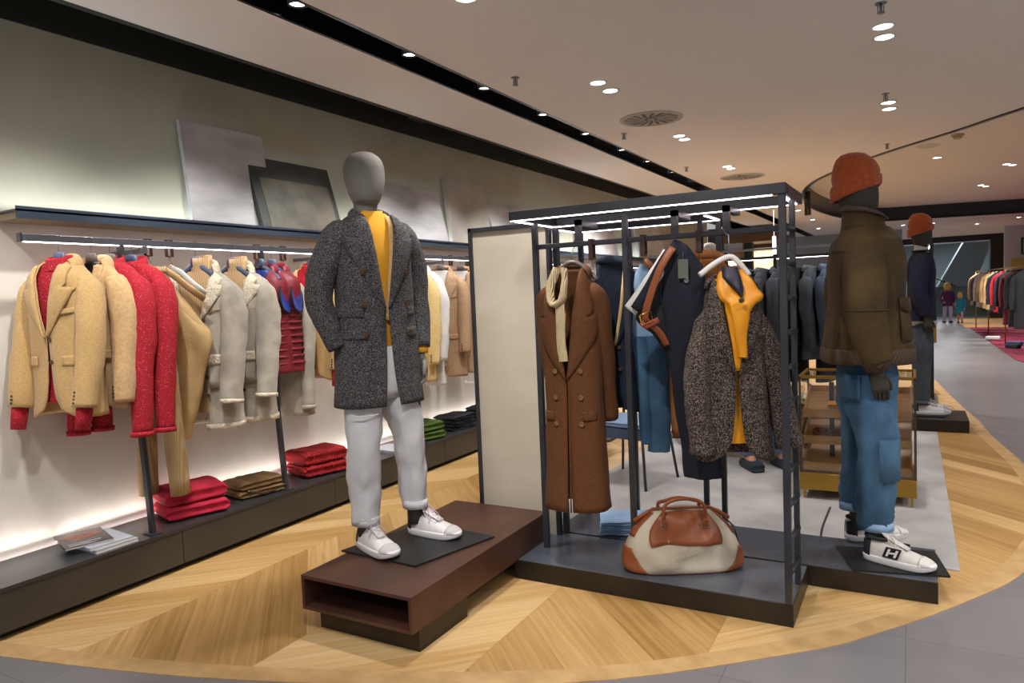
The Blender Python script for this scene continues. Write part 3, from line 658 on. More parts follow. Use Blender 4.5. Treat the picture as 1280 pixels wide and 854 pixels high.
def trousers(t, m, waist_m=None, L=1.0, W=.17, D=.075, spread=.06, cuffs=None, seed=0, rk=.085, rc=.07, bands=True, twist=0.):
    """hanging trousers, z=0 at the waistband"""
    rows = []
    for i, (z, w_, d_) in enumerate([(0, W, D*.7), (-.04, W, D*.8), (-.12, W*1.06, D), (-.22, W*1.12, D*1.05), (-.30, W*1.1, D)]):
        rows.append([Vector((w_*math.sin(2*math.pi*k/32), -d_*math.cos(2*math.pi*k/32), z)) for k in range(32)])
    mb = MB().rings(rows, True); mb.wrinkle(.005, 9, 4, seed)
    legs = MB()
    for sd in (1, -1):
        legs.join(leg_tube([(sd*W*.5, 0, -.2), (sd*(W*.55+spread*.2), 0, -.35), (sd*(W*.5+spread*.5), 0, -.6), (sd*(W*.5+spread), 0, -L)], [(D*1.0, W*.58), (D*1.02, W*.6), (rk, rk*.85), (rc, rc*.8)], seed+sd))
    part('legs', mb.join(legs), m, t, solid=.003)
    if bands: part('waistband', MB().rings([[Vector(((W+.003)*math.sin(2*math.pi*k/32), -(D*.72+.003)*math.cos(2*math.pi*k/32), z)) for k in range(32)] for z in (.002, -.036)], True), waist_m or m, t, solid=.004)
    return t
# ================================================================== CLOTHES ON THE WALL RAIL
RX, RZ = -3.72, 1.852
def hang_garment(y, rz, lab, m=None, w=.145, hook=.10): return hanger(lab, (RX, y, RZ-.003), rz, m, hook, w)
J = R(14)
GZ = 1.715
jacket('blazer', 'camel blazer over a red knit, first garment at the near end of the wall rail', 'blazer', CAMEL, (RX, 2.02, GZ), J, S=.225, L=.77, D=.10, vd=.37, gap=.006, hemgap=.05, lw=.115, buttons=2, inner=REDF, inner_neck=REDF, inner_h=.03, fwd=.05, out=.05, sl=.63, rt=.088, rc=.072, group='jackets on the wall rail', seed=1, inner_sleeves=REDF)
hang_garment(2.02, J, 'slate hanger carrying the nearest camel blazer')
jacket('blazer', 'second camel blazer on the wall rail, half behind the first', 'blazer', CAMEL2, (RX, 2.18, GZ), J, S=.225, L=.75, D=.06, vd=.38, gap=.006, lw=.09, inner=LINING, fwd=.03, sl=.63, rt=.085, rc=.07, group='jackets on the wall rail', seed=2)
hang_garment(2.18, J, 'brown-grey hanger carrying the second camel blazer', HANG2)
def sweater(name, label, m, loc, rz, seed, neck_m=None, L=.66, S=.235, D=.06, sl=.68, rt=.082, rc=.06, neck_h=.02, cat='sweater', cuff_m=None, lod=1, group=None, hem_m=None, **k):
    return jacket(name, label, cat, m, loc, rz, S=S, L=L, D=D, closed=True, lapels=False, buttons=0, pockets=False, stand=0, inner=None, sl=sl, rt=rt, rc=rc, cuffs=False, seed=seed, cuff_m=cuff_m or m, hem_m=hem_m, group=group, lod=lod, wr=.007, **k)
def neckband(t, m, h=.02, r=.072):
    part('neckband', MB().rings([[Vector((math.sin(a)*r_, -math.cos(a)*r_*.8, z_-(.02*math.cos(a)))) for a in [2*math.pi*k/28 for k in range(28)]] for r_, z_ in ((r*1.12, -.014), (r*1.02, h*.4), (r, h), (r*.93, h*.8), (r*.9, -.01))], True), m, t)
for y, lab, sd in ((2.28, 'red flecked knit sweater right behind the second camel blazer', 3), (2.41, 'red flecked knit sweater with its long sleeve in full view beside the beige trousers', 4)):
    t = sweater('knit_sweater', lab, REDF, (RX, y, GZ), J, sd, D=.075, sl=.82, rt=.085, rc=.066, fwd=.04, group='red knits on the wall rail'); neckband(t, REDF, .03)
hang_garment(2.28, J, 'brown-grey hanger carrying the first red knit', HANG2)
hang_garment(2.40, J, 'slate hanger carrying the second red knit')
# trousers on straps
for y, lab, m, L_, off in ((2.50, 'beige corduroy trousers hanging behind the red knits, hem near the folded crimson jumpers', CORD, 1.30, -.05), (2.63, 'sand suede trousers on a strap between the red knit and the shearling jackets', SUEDE, .98, 0)):
    s = strap_clip('leather strap with clip on the wall rail, holding the ' + ('corduroy trousers' if m is CORD else 'suede trousers'), (RX, y, RZ-.0), 0, RZ, 'strap hangers on the wall rail')
    t = thing('trousers', lab, 'trousers', (RX+off+.01, y+.02, 1.70), R(20), 'trousers on the wall rail')
    if m is CORD: trousers(t, m, L=L_, W=.10, D=.05, spread=.05, rk=.055, rc=.06, seed=5)
    else:
        # folded over the clip: a long draped wedge with its waistband slanting down to the right
        rows = []
        for i in range(15):
            u = i/14; z = -.0 - u*1.0; wL = -.06 - .05*u; wR = .02 + .20*min(1, u/.25) if u < .25 else .22 - .20*((u-.25)/.75)
            rows.append([Vector((wL + (wR-wL)*(.5+.5*math.sin(a)), -.05*math.cos(a)*(1 if u > .05 else .3), z - (.25 if False else .10*(.5+.5*math.sin(a))*(1-u)*2))) for a in [2*math.pi*k/28 for k in range(28)]])
        mb = MB().rings(rows, True, True); mb.wrinkle(.012, 10, 3, 8); part('legs', mb, m, t)
        part('waistband', MB().tube([(-.05, -.02, -.01), (.03, -.055, -.05), (.12, -.06, -.12), (.20, -.04, -.19)], [(.022, .008)]*4, 12, True, (0,0,1)), m, t)
        part('belt_lining', MB().tube([(-.03, .0, .0), (.05, -.02, -.03), (.13, -.03, -.10), (.20, -.02, -.16)], [(.018, .006)]*4, 12, True, (0,0,1)), WHITEC, t)
# shearling jackets with rib turtlenecks
for y, lab, sd, hk in ((2.84, 'pale grey suede shearling jacket over a beige turtleneck, nearer of the two', 11, 2.80), (3.10, 'pale grey suede shearling jacket, farther of the two, its smooth sleeve in front', 12, 3.06)):
    t = jacket('shearling_jacket', lab, 'jacket', SHEAR, (RX, y, GZ-.03), R(18), S=.24, L=.94, D=.115, vd=.30, gap=.055, hemgap=.01, lw=.10, buttons=0, collar_m=FUR, inner=BEIGEK, inner_neck=BEIGEK, inner_h=.085, fwd=.05, out=.05, sl=.70, rt=.10, rc=.082, cuffs=False, cuff_m=FUR, hem_m=FUR, pockets=False, curve_hem=0, seed=sd, wr=.010, stand=.07, notch=-.10, group='jackets on the wall rail')
    sh = Shape(.24*.82, .94, .115, drop=.055*1.35)
    for k in range(5): part('button', button(sh.front(.075, -.30-k*.11, .012), r=.011), BTN, t)
    part('patch_pocket', patch(sh, .08, .17, -.52, -.70, .012, 1), SHEAR, t, solid=.006)
    part('pocket_flap', patch(sh, .075, .175, -.50, -.56, .018, 1), FUR, t, solid=.005)
    part('chest_seam', patch(sh, .07, .18, -.235, -.241, .008, 1), BEIGEC, t, solid=.004)
    hanger('slate hanger under the ' + ('nearer' if sd == 11 else 'farther') + ' shearling jacket', (RX, hk, RZ-.003), R(14))
for dx, y in ((.10, 3.02), (.13, 3.10)):
    t = solo('price_tag', MB().box(-.018, .018, -.002, .002, -.055, -.015).tube([(-.010, 0, .06), (-.010, 0, -.016)], .001, 5).tube([(.010, 0, .06), (.010, 0, -.016)], .001, 5), BLACK, 'small black tag dangling below the shearling jackets, ' + ('left' if dx < .12 else 'right') + ' one', 'tag', (RX-.02+dx, y-.02, .80), 0, 'black tags under the shearling jackets')
# red quilted vest with blue lining, and one behind it
for y, lab, sd in ((3.30, 'dark red quilted vest with blue lining at its armhole, nearer of two', 21), (3.40, 'dark red quilted vest mostly hidden behind the nearer one', 22)):
    t = jacket('quilted_vest', lab, 'vest', VEST, (RX-.01, y, GZ-.02), R(16), S=.21, L=.68, D=.10, vd=.25, gap=.02, lw=.04, lapels=False, buttons=0, sleeves=False, pockets=False, curve_hem=0, inner=BLUEL, seed=sd, wr=.012, stand=.05, group='quilted vests')
    AH = [(.150, -.03, -.09), (.166, -.075, -.17), (.176, -.06, -.26), (.178, .02, -.28), (.172, .05, -.18), (.150, .03, -.09)]
    part('armhole_lining', MB().add(curve3(AH, 4), [tuple(range(21))], False), BLUEL, t, solid=.01)
    part('armhole_binding', MB().tube(curve3(AH, 4), .007, 8), DARKC, t)
    for k in range(9): part('quilting', MB().tube([Shape(.21*.82,.66,.10,drop=.055*1.35).pt(.12+(6.04)*q/30, -.26-k*.045, .003) for q in range(31)], .009, 8), VEST, t)
    hanger('slate hanger carrying the ' + ('nearer' if sd == 21 else 'hidden') + ' red quilted vest', (RX, y-.02, RZ-.003), R(14))
for y, lab in ((3.26, 'leather strap with clip on the wall rail above the red vests, left one'), (3.48, 'leather strap with clip on the wall rail left of the camel blazer with red cuffs')):
    strap_clip(lab, (RX, y, RZ), 0, RZ, 'strap hangers on the wall rail')
t = sweater('suede_overshirt', 'crumpled pale grey suede garment hanging below the red vests', SHEAR, (RX+.0, 3.53, 1.60), R(15), 31, D=.08, L=.90, S=.14, sl=.76, rt=.06, rc=.055, cat='shirt')
jacket('blazer', 'camel blazer with red cuffs showing, right beside the tweed coat mannequin', 'blazer', CAMEL, (RX, 3.74, GZ), R(16), S=.235, L=.80, D=.09, vd=.40, gap=.02, lw=.10, inner=RED, inner_neck=RED, inner_h=.03, fwd=.05, sl=.64, rt=.088, rc=.072, seed=33, group='jackets on the wall rail', inner_sleeves=REDF)
hang_garment(3.74, R(14), 'slate hanger carrying the camel blazer with red cuffs')
jacket('blazer', 'camel blazer mostly hidden behind the tweed coat mannequin', 'blazer', CAMEL2, (RX, 3.95, GZ), R(14), S=.235, L=.80, D=.06, vd=.40, inner=LINING, sl=.66, seed=34, group='jackets on the wall rail')
hang_garment(3.92, R(14), 'brown-grey hanger carrying the hidden camel blazer', HANG2)
# right of the mannequin
t = jacket('wool_coat', 'cream yellow wool coat peeking out right of the tweed coat', 'coat', CREAMC, (RX, 4.88, GZ), R(14), S=.235, L=.95, D=.08, vd=.4, inner=WHITEC, sl=.72, rt=.085, seed=41, curve_hem=0, group='coats at the far end of the wall rail')
t = jacket('cotton_jacket', 'white cotton jacket between the cream coat and the beige coats', 'jacket', WHITEC, (RX, 5.0, GZ), R(14), S=.24, L=1.0, D=.06, vd=.4, inner=None, sl=.70, rt=.085, seed=42, curve_hem=0, group='coats at the far end of the wall rail')
for y, lab, sd in ((5.34, 'rose-beige wool coat, left of two behind the tweed coat mannequin', 43), (5.66, 'rose-beige wool coat, right of two, next to the black partition frame', 44)):
    jacket('wool_coat', lab, 'coat', BEIGEC, (RX, y, GZ), R(16), S=.24, L=.96, D=.09, vd=.4, gap=.02, lw=.11, inner=WHITEC, sl=.66, rt=.088, rc=.072, seed=sd, curve_hem=0, group='coats at the far end of the wall rail')
    hanger('brown-grey hanger carrying the ' + ('left' if sd == 43 else 'right') + ' rose-beige coat', (RX, y, RZ-.003), R(14), HANG2)
jacket('cotton_jacket', 'white jacket hanging at the edge of the black partition frame', 'jacket', WHITEC, (RX, 6.0, GZ), R(14), S=.24, L=1.1, D=.07, vd=.4, sl=.7, rt=.085, seed=45, curve_hem=0, group='coats at the far end of the wall rail')
for y in (4.86, 4.99, 5.5, 5.78): strap_clip('leather strap with clip on the wall rail, %s' % {4.86: 'above the cream coat', 4.99: 'above the white jacket', 5.5: 'between the two rose-beige coats', 5.78: 'next to the partition'}[y], (RX, y, RZ), 0, RZ, 'strap hangers on the wall rail')
for k_, y in enumerate((6.4, 6.7, 7.0, 7.5, 8.0)):
    jacket('hanging_jacket', ('dusty blue','slate grey')[k_ % 2] + ' jacket on the wall rail beyond the partition, %s from its near end' % ORD[k_], 'jacket', [BLUEG, GREYC][k_ % 2], (RX, y, GZ), R(14), S=.23, L=.75, D=.07, sl=.6, seed=y, lod=0, pockets=False, buttons=0, lapels=False, cuffs=False, group='jackets on the far wall rail')
# ================================================================== MANNEQUINS
def hand_mesh(side=1, curl=.35, s=1.0, thumb=1):
    """relaxed hand hanging along -z, palm facing the thigh (local -x*side), thumb towards -y"""
    mb = MB()
    mb.tube([(0,0,.03),(0,0,0),(0,-.002,-.035),(0,-.002,-.075),(0,0,-.095)], [(.026,.019),(.027,.018),(.036,.015),(.040,.014),(.036,.012)], 16, True, (0,1,0))
    for k, (y, L_) in enumerate(((-.028,.072),(-.010,.080),(.009,.074),(.026,.058))):
        c = curl*(1+.15*k); p = Vector((0, y, -.085)); path = [p]; a = .15
        for j, f in enumerate((.42,.32,.26)):
            a += c*(.5+.4*j); p = p + Vector((-side*math.sin(a), (y*.10), -math.cos(a)))*L_*f; path.append(p.copy())
        mb.tube(curve3(path, 3), [.0092]*3+[.0088]*3+[.0082]*3+[.006], 10, True)
    path = [Vector((0,-.024,-.025)), Vector((-side*.012,-.044,-.052)), Vector((-side*.022,-.050,-.082)), Vector((-side*.026,-.046,-.104))]
    mb.tube(curve3(path, 3), [.013]*3+[.0105]*3+[.009]*3+[.006], 10, True)
    if s != 1: mb.xf(Matrix.Scale(s, 4))
    return mb
def place(mb, P, d, up=(0,1,0)):
    """orient a mesh hanging along -z so that -z points along d"""
    d = Vector(d).normalized(); z = -d; y = (Vector(up) - z*Vector(up).dot(z)).normalized(); x = y.cross(z)
    M = Matrix((x, y, z)).transposed().to_4x4(); return mb.xf(Matrix.Translation(Vector(P)) @ M)
def body_core(turn=0., hs=1.):
    tab = [(.90,.12,.075,0),(1.0,.115,.07,0),(1.15,.11,.07,0),(1.30,.12,.075,0),(1.44,.125,.07,.01),(1.515,.10,.06,.015),(1.555,.072,.062,.015),(1.60,.060,.062,.012),(1.645,.057,.060,.010),(1.667,.057,.062,.006),
           (1.672,.060,.078,-.010),(1.685,.067,.092,-.014),(1.71,.077,.103,-.014),(1.75,.089,.112,-.008),(1.79,.097,.118,-.001),(1.83,.099,.119,.004),(1.865,.092,.110,.007),(1.892,.076,.090,.009),(1.91,.052,.062,.01),(1.919,.026,.030,.01),(1.922,.002,.003,.01)]
    rings = []
    for z, rx, ry, cy in tab:
        tt = turn*max(0, min(1, (z-1.56)/.12)); ring = []
        if z > 1.67: rx *= hs; ry *= hs
        for k in range(28):
            a = 2*math.pi*k/28; x = rx*math.sin(a); y = -ry*math.cos(a)+cy
            if 1.68 < z < 1.86 and y < -.05: y = -.05 + (y+.05)*.86     # flattened faceless front
            p = Vector((x, y, z)); rings_c = math.cos(tt); s_ = math.sin(tt)
            ring.append(Vector((p.x*rings_c - p.y*s_, p.x*s_ + p.y*rings_c, p.z)))
        rings.append(ring)
    return MB().rings(rings, True, True)
def sneaker(parent, loc, rz, m_up, m_sole, m_lace, m_heel, m_toe=None, logo=False, L=.295, mid=.0, name='shoe', label=None):
    t = bpy.data.objects.new(name, None); col.objects.link(t); t.parent = parent; t.location = loc; t.rotation_euler = (0,0,rz); t.scale = (1.1, 1.08, 1.22)
    if label: t['label'] = label
    def outl(u, k=1.0):      # half width along the foot, u=0 heel .. 1 toe
        w_ = .036 + .012*math.sin(min(1,u*1.0)*math.pi*.9) + .004*u
        if u < .10: w_ *= math.sqrt(max(.02, 1-((.10-u)/.10)**2))*.9+.08
        if u > .80: w_ *= math.sqrt(max(.0, 1-((u-.80)/.2)**2))
        return w_*k
    us = [0,.02,.05,.1,.2,.3,.4,.5,.6,.7,.78,.84,.89,.93,.96,.985,1]
    prof = [(outl(u,1.06), -u*L) for u in us]; poly = [(w_,y) for w_,y in prof] + [(-w_*.98,y) for w_,y in prof[::-1]]
    mb = MB(); rg = []
    for z, k in ((0,.96),(.004,1.0),(.022,1.02),(.028,.99)):
        rg.append([Vector((x*k, (y+L/2)*k-L/2, z + (.010*max(0,(-y/L-.7)/.3)**2 if z < .02 else .004*max(0,(-y/L-.75)/.25)))) for x, y in poly])
    mb.rings(rg, True, True); part('sole', mb, m_sole, t)
    hs = [(0,.085),(.03,.092),(.08,.096),(.18,.092),(.28,.090),(.36,.089),(.44,.082),(.54,.070),(.64,.060),(.74,.053),(.82,.048),(.88,.043),(.93,.036),(.97,.026),(.99,.018)]
    rg = []
    for u, h in hs:
        w_ = outl(u); sl = .78 if u < .4 else .9; ring = []
        for k in range(17):
            a = math.pi*k/16; cx = math.cos(a); sx = math.sin(a)
            x = w_*math.copysign(abs(cx)**.75, cx)*(1-.28*sx*(1 if u < .6 else .6)); z = .024 + (h-.024)*abs(sx)**.7
            ring.append(Vector((x, -u*L - .003, z)))
        rg.append(ring)
    mb = MB().rings(rg, False); mb.add(rg[0], [tuple(range(17))], True); part('upper', mb, m_up, t)
    def patch_on(u0, u1, a0, a1, off, nm, m):
        rg2 = []
        for i in range(7):
            u = u0+(u1-u0)*i/6
            for (ua, ha), (ub, hb) in zip(hs, hs[1:]):
                if ua <= u <= ub: h = ha+(hb-ha)*(u-ua)/(ub-ua)
            w_ = outl(u)+off; row = []
            for k in range(11):
                a = a0+(a1-a0)*k/10; cx = math.cos(a); sx = math.sin(a)
                row.append(Vector((w_*math.copysign(abs(cx)**.75, cx)*(1-.28*sx*(1 if u < .6 else .6)), -u*L-.003 + (off if u < .03 else 0), .024+(h+off-.024)*abs(sx)**.7)))
            rg2.append(row)
        part(nm, MB().rings(rg2, False), m, t, solid=.001)
    patch_on(.80, .985, .0, math.pi, .0018, 'toe_cap', m_toe or m_up)
    patch_on(.001, .13, .0, .9, .0022, 'heel_tab', m_heel); patch_on(.001, .13, math.pi-.9, math.pi, .0022, 'heel_tab', m_heel)
    patch_on(.34, .60, .95, 1.25, .0025, 'eyelet_stay', m_up); patch_on(.34, .60, math.pi-1.25, math.pi-.95, .0025, 'eyelet_stay', m_up)
    part('tongue', MB().tube([(0,-.19*1,.068),(0,-.14,.086),(0,-.10,.106),(0,-.082,.118)], [(.004,.018),(.005,.021),(.006,.024),(.004,.022)], 12, True, (0,0,1)), m_up, t)
    part('collar_lining', MB().tube(curve3([(.030,-.03,.094),(.0,-.008,.098),(-.030,-.03,.094),(-.030,-.08,.092),(-.022,-.108,.094)],4), .006, 8).tube(curve3([(.030,-.03,.094),(.030,-.08,.092),(.022,-.108,.094)],4), .006, 8), m_heel, t)
    lc = MB()
    for k in range(6):
        y = -.105-.013*k; z = .101-.0055*k
        lc.tube(curve3([(-.024,y,z-.010),(-.008,y-.006*(k%2*2-1),z+.004),(.008,y+.006*(k%2*2-1),z+.004),(.024,y,z-.010)],3), .0026, 6)
    for sd in (1,-1): lc.tube(curve3([(0,-.098,.110),(sd*.02,-.105,.118),(sd*.036,-.118,.100),(sd*.03,-.122,.084)],3), .0022, 6).tube(curve3([(0,-.1,.110),(sd*.012,-.125,.105),(sd*.03,-.145,.086),(sd*.042,-.15,.066)],3), .0022, 6)
    part('laces', lc, m_lace, t)
    if logo:
        for sd in (1,-1):
            def P(u, v, o): return Vector((sd*(outl(.35+.0+u*.26)*(1-.10*v)+o), -(.33+u*.27)*L, .034+v*.040))
            def quad(pts, o, m, nm):
                mb = MB(); A = [P(u, v, o) for u, v in pts]; B = [P(u, v, o-.004) for u, v in pts]; n = len(pts)
                mb.add(A+B, [tuple(range(n)), tuple(range(n,2*n))[::-1]]+[(i,(i+1)%n,(i+1)%n+n,i+n) for i in range(n)], False); return mb
            part('side_mark', quad([(.0,.0),(.80,.0),(1.0,1.0),(.20,1.0)], .0045, BLACK, ''), BLACK, t)
            mk = quad([(.17,.14),(.30,.14),(.45,.86),(.32,.86)], .0055, 0, '').join(quad([(.58,.14),(.71,.14),(.86,.86),(.73,.86)], .0055, 0, '')).join(quad([(.36,.40),(.66,.46),(.70,.62),(.40,.56)], .0055, 0, ''))
            part('side_letter', mk, m_sole, t)
    return t
def leg_trousers(t, m, hipz, knees, ankles, W=.165, D=.115, rk=.085, ra=.07, cuff=None, seed=0, wr=.006, top=.98):
    rows = []
    for z, w_, d_ in [(top, W*.92, D*.95), (top-.05, W*.98, D), (hipz, W*1.04, D*1.06), (hipz-.09, W*1.04, D*1.02), (hipz-.13, W*.99, D*.94)]:
        rows.append([Vector((w_*math.sin(2*math.pi*k/36), -d_*math.cos(2*math.pi*k/36), z)) for k in range(36)])
    mb = MB().rings(rows, True)
    for i, (kn, an) in enumerate(zip(knees, ankles)):
        sd = 1 if an[0] > 0 else -1
        path = [(sd*.080, 0, hipz-.02), (sd*.088, 0, hipz-.14), ((sd*.09+kn[0])/2, kn[1]*.5, (hipz+kn[2])/2-.04), kn, ((kn[0]+an[0])/2, (kn[1]+an[1])/2+.006, (kn[2]+an[2])/2), an]
        rad = [(D*.88,W*.48),(D*.92,W*.56),(.098,.09),(rk,rk*.92),((rk+ra)/2,(rk+ra)/2*.95),(ra,ra*.92)]
        lt = sleeve(path, rad, seed+i, wr, 26)
        # small horizontal creases near the hem
        lt.v = [tuple(Vector(p) + Vector((0, -.010*math.sin(p[2]*85+noise.noise(Vector((p[0]*20, p[1]*20, p[2]*8)))*5)*max(0, 1-abs(p[2]-an[2]-.13)/.2), 0))) for p in lt.v]
        mb.join(lt)
    o = part('trousers', mb, m, t, solid=.003)
    for an in ankles:
        part('trouser_cuff', MB().tube([(an[0], an[1], an[2]+.035), (an[0], an[1], an[2]-.006)], [(ra*1.06, ra*.98)]*2, 26, False, (0,1,0)), cuff or m, o, solid=.006)
    return o
# ---- mannequin in the herringbone coat
plate('base_plate', (-2.08, 2.78, .2501), R(0), .50, .40, 'dark square metal plate under the white sneakers, on the brown platform') if False else None
solo('base_plate', MB().prism([(-2.50+.02, 2.62), (-2.16, 2.42), (-1.90, 2.55), (-1.83, 2.96), (-2.27, 3.02)][:0] or [(-2.42, 2.52), (-1.96, 2.50), (-1.83, 2.98), (-2.30, 3.03)], .2502, .259), mat('anthracite_plate', '#2B2C2E', .5, .4, c2='#232426', scale=6), 'dark metal base plate under white sneakers on the brown platform', 'base plate')
M1 = thing('mannequin', 'grey faceless mannequin in a long black-and-white tweed coat, yellow sweater and white trousers', 'mannequin', (-2.29, 2.715, .259), R(66))
part('body', body_core(turn=R(-12)).xf(Matrix.Translation((-.016,.016,0))), GREYM, M1)
NK = 1.625
aL = lambda S, pts, rr: ([Vector(p) for p in pts], rr)
r1 = [(.045,.04), (.070,.066), (.078,.070), (.068,.062), (.062,.056), (.056,.050)]
armR = ([(-.125,0,-.075), (-.18,.0,-.12), (-.235,.03,-.26), (-.262,.05,-.40), (-.235,.03,-.52), (-.20,.0,-.645)], r1)
armL = ([(.125,0,-.075), (.18,0,-.12), (.228,.02,-.26), (.240,.02,-.40), (.235,-.0,-.54), (.225,-.03,-.67)], r1)
J0 = bpy.data.objects.new('coat', None); col.objects.link(J0); J0.parent = M1; J0.location = (0, .01, NK)
jacket('coat', '', '', TWEED, parent=J0, S=.195, L=.93, D=.125, waist=.98, hem=1.13, vd=.46, gap=.010, hemgap=.03, lw=.125, buttons=0, peak=True, drop=.075, curve_hem=0, sl=.6, arms=(armL, armR), cuffs=False, seed=51, inner=MUSTARD, inner_neck=MUSTARD, inner_h=.016, wr=.007, hemd=.155, pockets=False, stand=.035, notch=-.14)
shp = Shape(.195, .93, .125, .98, 1.13, .075, hemd=.155)
for z in (-.29, -.44, -.585):
    for x in (-.115, .115): part('button', button(shp.front(x+.0*z, z, .014), r=.0145, th=.007), BTN, J0)
for sd in (1, -1):
    part('pocket_flap', patch(shp, .115, .205, -.46, -.50, .010, sd, .02), TWEED, J0, solid=.005)
    part('pocket_flap', patch(shp, .105, .205, -.56, -.605, .010, sd, .02), TWEED, J0, solid=.005)
# camel cardigan edge between coat and sweater
rows = []
for i in range(22):
    z = -.02 - .50*i/21; e = .058*(1-min(1, -z/.52))**.8 + .004
    rows.append([shp.front(-(0) + sd_*(e - .010 + .010*k), z, -.016 + .006*k) for sd_ in (1,) for k in range(4)])
part('cardigan_edge', MB().rings(rows, False), CAMEL, J0, solid=.006)
part('sweater_cuff', MB().tube([(.225,-.03,-.665), (.223,-.037,-.70)], [(.046,.04), (.042,.036)], 16, True), MUSTARD, J0)
h = place(hand_mesh(1, .35), (.222, -.042, -.715), (-.02,-.2,-.9)); h.xf(Matrix.Translation((0,.01,NK))); part('hand', h, GREYM, M1)
h = place(hand_mesh(-1, .35), (-.195, -.005, -.665), (.3,-.2,-.9)); h.xf(Matrix.Translation((0,.01,NK))); part('hand', h, BROWNM, M1)
leg_trousers(M1, WHITED, .86, [(-.118,-.035,.50), (.135,-.030,.50)], [(-.118,-.020,.125), (.158,-.008,.15)], rk=.083, ra=.062, seed=55, wr=.016)
part('patch_pocket', MB().rings([[Vector((-.118-.098*math.sin(a), -.03-.098*math.cos(a)*1.0, z)) for a in [R(-30)+R(80)*k/8 for k in range(9)]] for z in (.665, .66, .66-.001)], False), WHITED, M1, solid=.004)
SHW = mat('white_leather', '#D8D6D6', .45, c2='#CFCCCC', scale=14); SOLE = mat('white_rubber', '#E2E0E0', .5); LACE = mat('lilac_laces', '#C9B6C2', .8); HEEL = mat('grey_suede_heel', '#3C3936', .8); TOE = mat('light_grey_suede', '#B9B6B7', .9)
ankles = MB().tube([(-.118,-.01,.16), (-.118,-.012,.06)], [.038,.04], 16).tube([(.158,0,.18), (.158,-.002,.06)], [.038,.04], 16); part('ankle', MB().tube([(-.118,-.01,.16), (-.118,-.012,.06)], [.038,.04], 16), BROWNM, M1); part('ankle', MB().tube([(.158,0,.18), (.158,-.002,.06)], [.038,.04], 16), BROWNM, M1)
sneaker(M1, (-.118, .055, 0), R(-12+16), SHW, SOLE, LACE, HEEL, TOE, name='sneaker')
sneaker(M1, (.158, .06, 0), R(22), SHW, SOLE, LACE, HEEL, TOE, name='sneaker')
# ---- mannequin in the dark suede jacket and beanie
solo('base_plate', MB().prism([(-.347, 3.90), (-.249, 3.593), (.144, 3.68), (.09, 4.0)], .1012, .110), MATS['anthracite_plate'], 'dark metal base plate under the suede jacket mannequin\'s sneakers', 'base plate')
M2 = thing('mannequin', 'dark mannequin in a brown suede jacket, rust beanie and blue jeans', 'mannequin', (-.20, 3.92, .1105), R(106))
part('body', body_core(turn=R(-15), hs=.86).xf(Matrix.Translation((0,.035,0))), BROWNM, M2)
def beanie(parent, m, turn=0, z0=1.775, tilt=.20, s=1.0, label=None):
    rg = []
    tab = [(-.006, 1.03, .0), (.0, 1.10, 0), (.012, 1.12, 0), (.036, 1.12, 0), (.048, 1.10, 0), (.051, 1.03, 0), (.075, 1.05, .002), (.10, 1.0, .004), (.125, .92, .007), (.145, .78, .010), (.160, .55, .012), (.168, .28, .013), (.170, .02, .013)]
    for i, (h, k, cy) in enumerate(tab):
        ring = []
        for q in range(160):
            a = 2*math.pi*q/160; rib = 1 + (.014*math.sin(a*40) if i < 5 else .004*math.sin(a*40))
            x = .085*k*math.sin(a)*rib; y = -.101*k*math.cos(a)*rib + cy + .004; z = h*1.14 - y*tilt*(1-min(1, h/.15))
            c, s_ = math.cos(turn), math.sin(turn); ring.append(Vector((x*c-y*s_, x*s_+y*c, z0+z*s)))
        rg.append(ring)
    mb = MB().rings(rg, True); mb.wrinkle(.003, 14, 14, 3); o = part('beanie', mb, m, parent, solid=.003); return o
beanie(M2, RUST, R(-15), 1.778, .32).location = (0,.035,0)
armR2 = ([(-.10,.02,-.075), (-.158,.03,-.135), (-.215,.05,-.27), (-.238,.055,-.42), (-.235,.035,-.55), (-.225,.01,-.655)], [(.07,.05),(.088,.07),(.094,.078),(.090,.078),(.076,.07),(.058,.052)])
armL2 = ([(.10,.02,-.075), (.158,.03,-.135), (.215,.05,-.27), (.238,.055,-.42), (.235,.035,-.55), (.225,.01,-.655)], armR2[1])
J2 = bpy.data.objects.new('jacket', None); col.objects.link(J2); J2.parent = M2; J2.location = (0, .0, 1.62)
jacket('jacket', '', '', BISON, parent=J2, S=.225, L=.665, D=.155, waist=1.03, hem=1.02, hemd=.20, vd=.16, gap=.02, hemgap=.03, lw=.06, lapels=False, buttons=0, drop=.085, curve_hem=0, arms=(armL2, armR2), cuffs=False, seed=61, wr=.009, pockets=False, stand=0, hem_m=None, inner=DARKC)
sh2 = Shape(.225, .665, .155, 1.03, 1.02, .085, hemd=.20)
part('hem_band', MB().rings([[sh2.pt(a, z, o_) for a in [.12+(2*math.pi-.24)*k/50 for k in range(51)]] for z, o_ in ((-.60,.006), (-.605,.012), (-.66,.004), (-.672,-.004))], False), RIBB, J2, solid=.006)
part('yoke_seam', MB().tube([sh2.pt(R(105)+R(150)*k/24, -.13-.0*k, .004) for k in range(25)], .0032, 6), RIBB, J2)
for a in (R(148), R(212)): part('back_seam', MB().tube([sh2.pt(a, -.14-.45*k/12, .004) for k in range(13)], .0026, 6), RIBB, J2)
part('patch_pocket', MB().rings([[sh2.pt(R(-62)+R(40)*k/8, z, .010) for k in range(9)] for z in (-.38,-.45,-.56)], False), BISON, J2, solid=.006)
part('pocket_flap', MB().rings([[sh2.pt(R(-64)+R(44)*k/8, z+(.02*abs(k-4)/4 if z < -.4 else 0), .018) for k in range(9)] for z in (-.36,-.39,-.43)], False), BISON, J2, solid=.006)
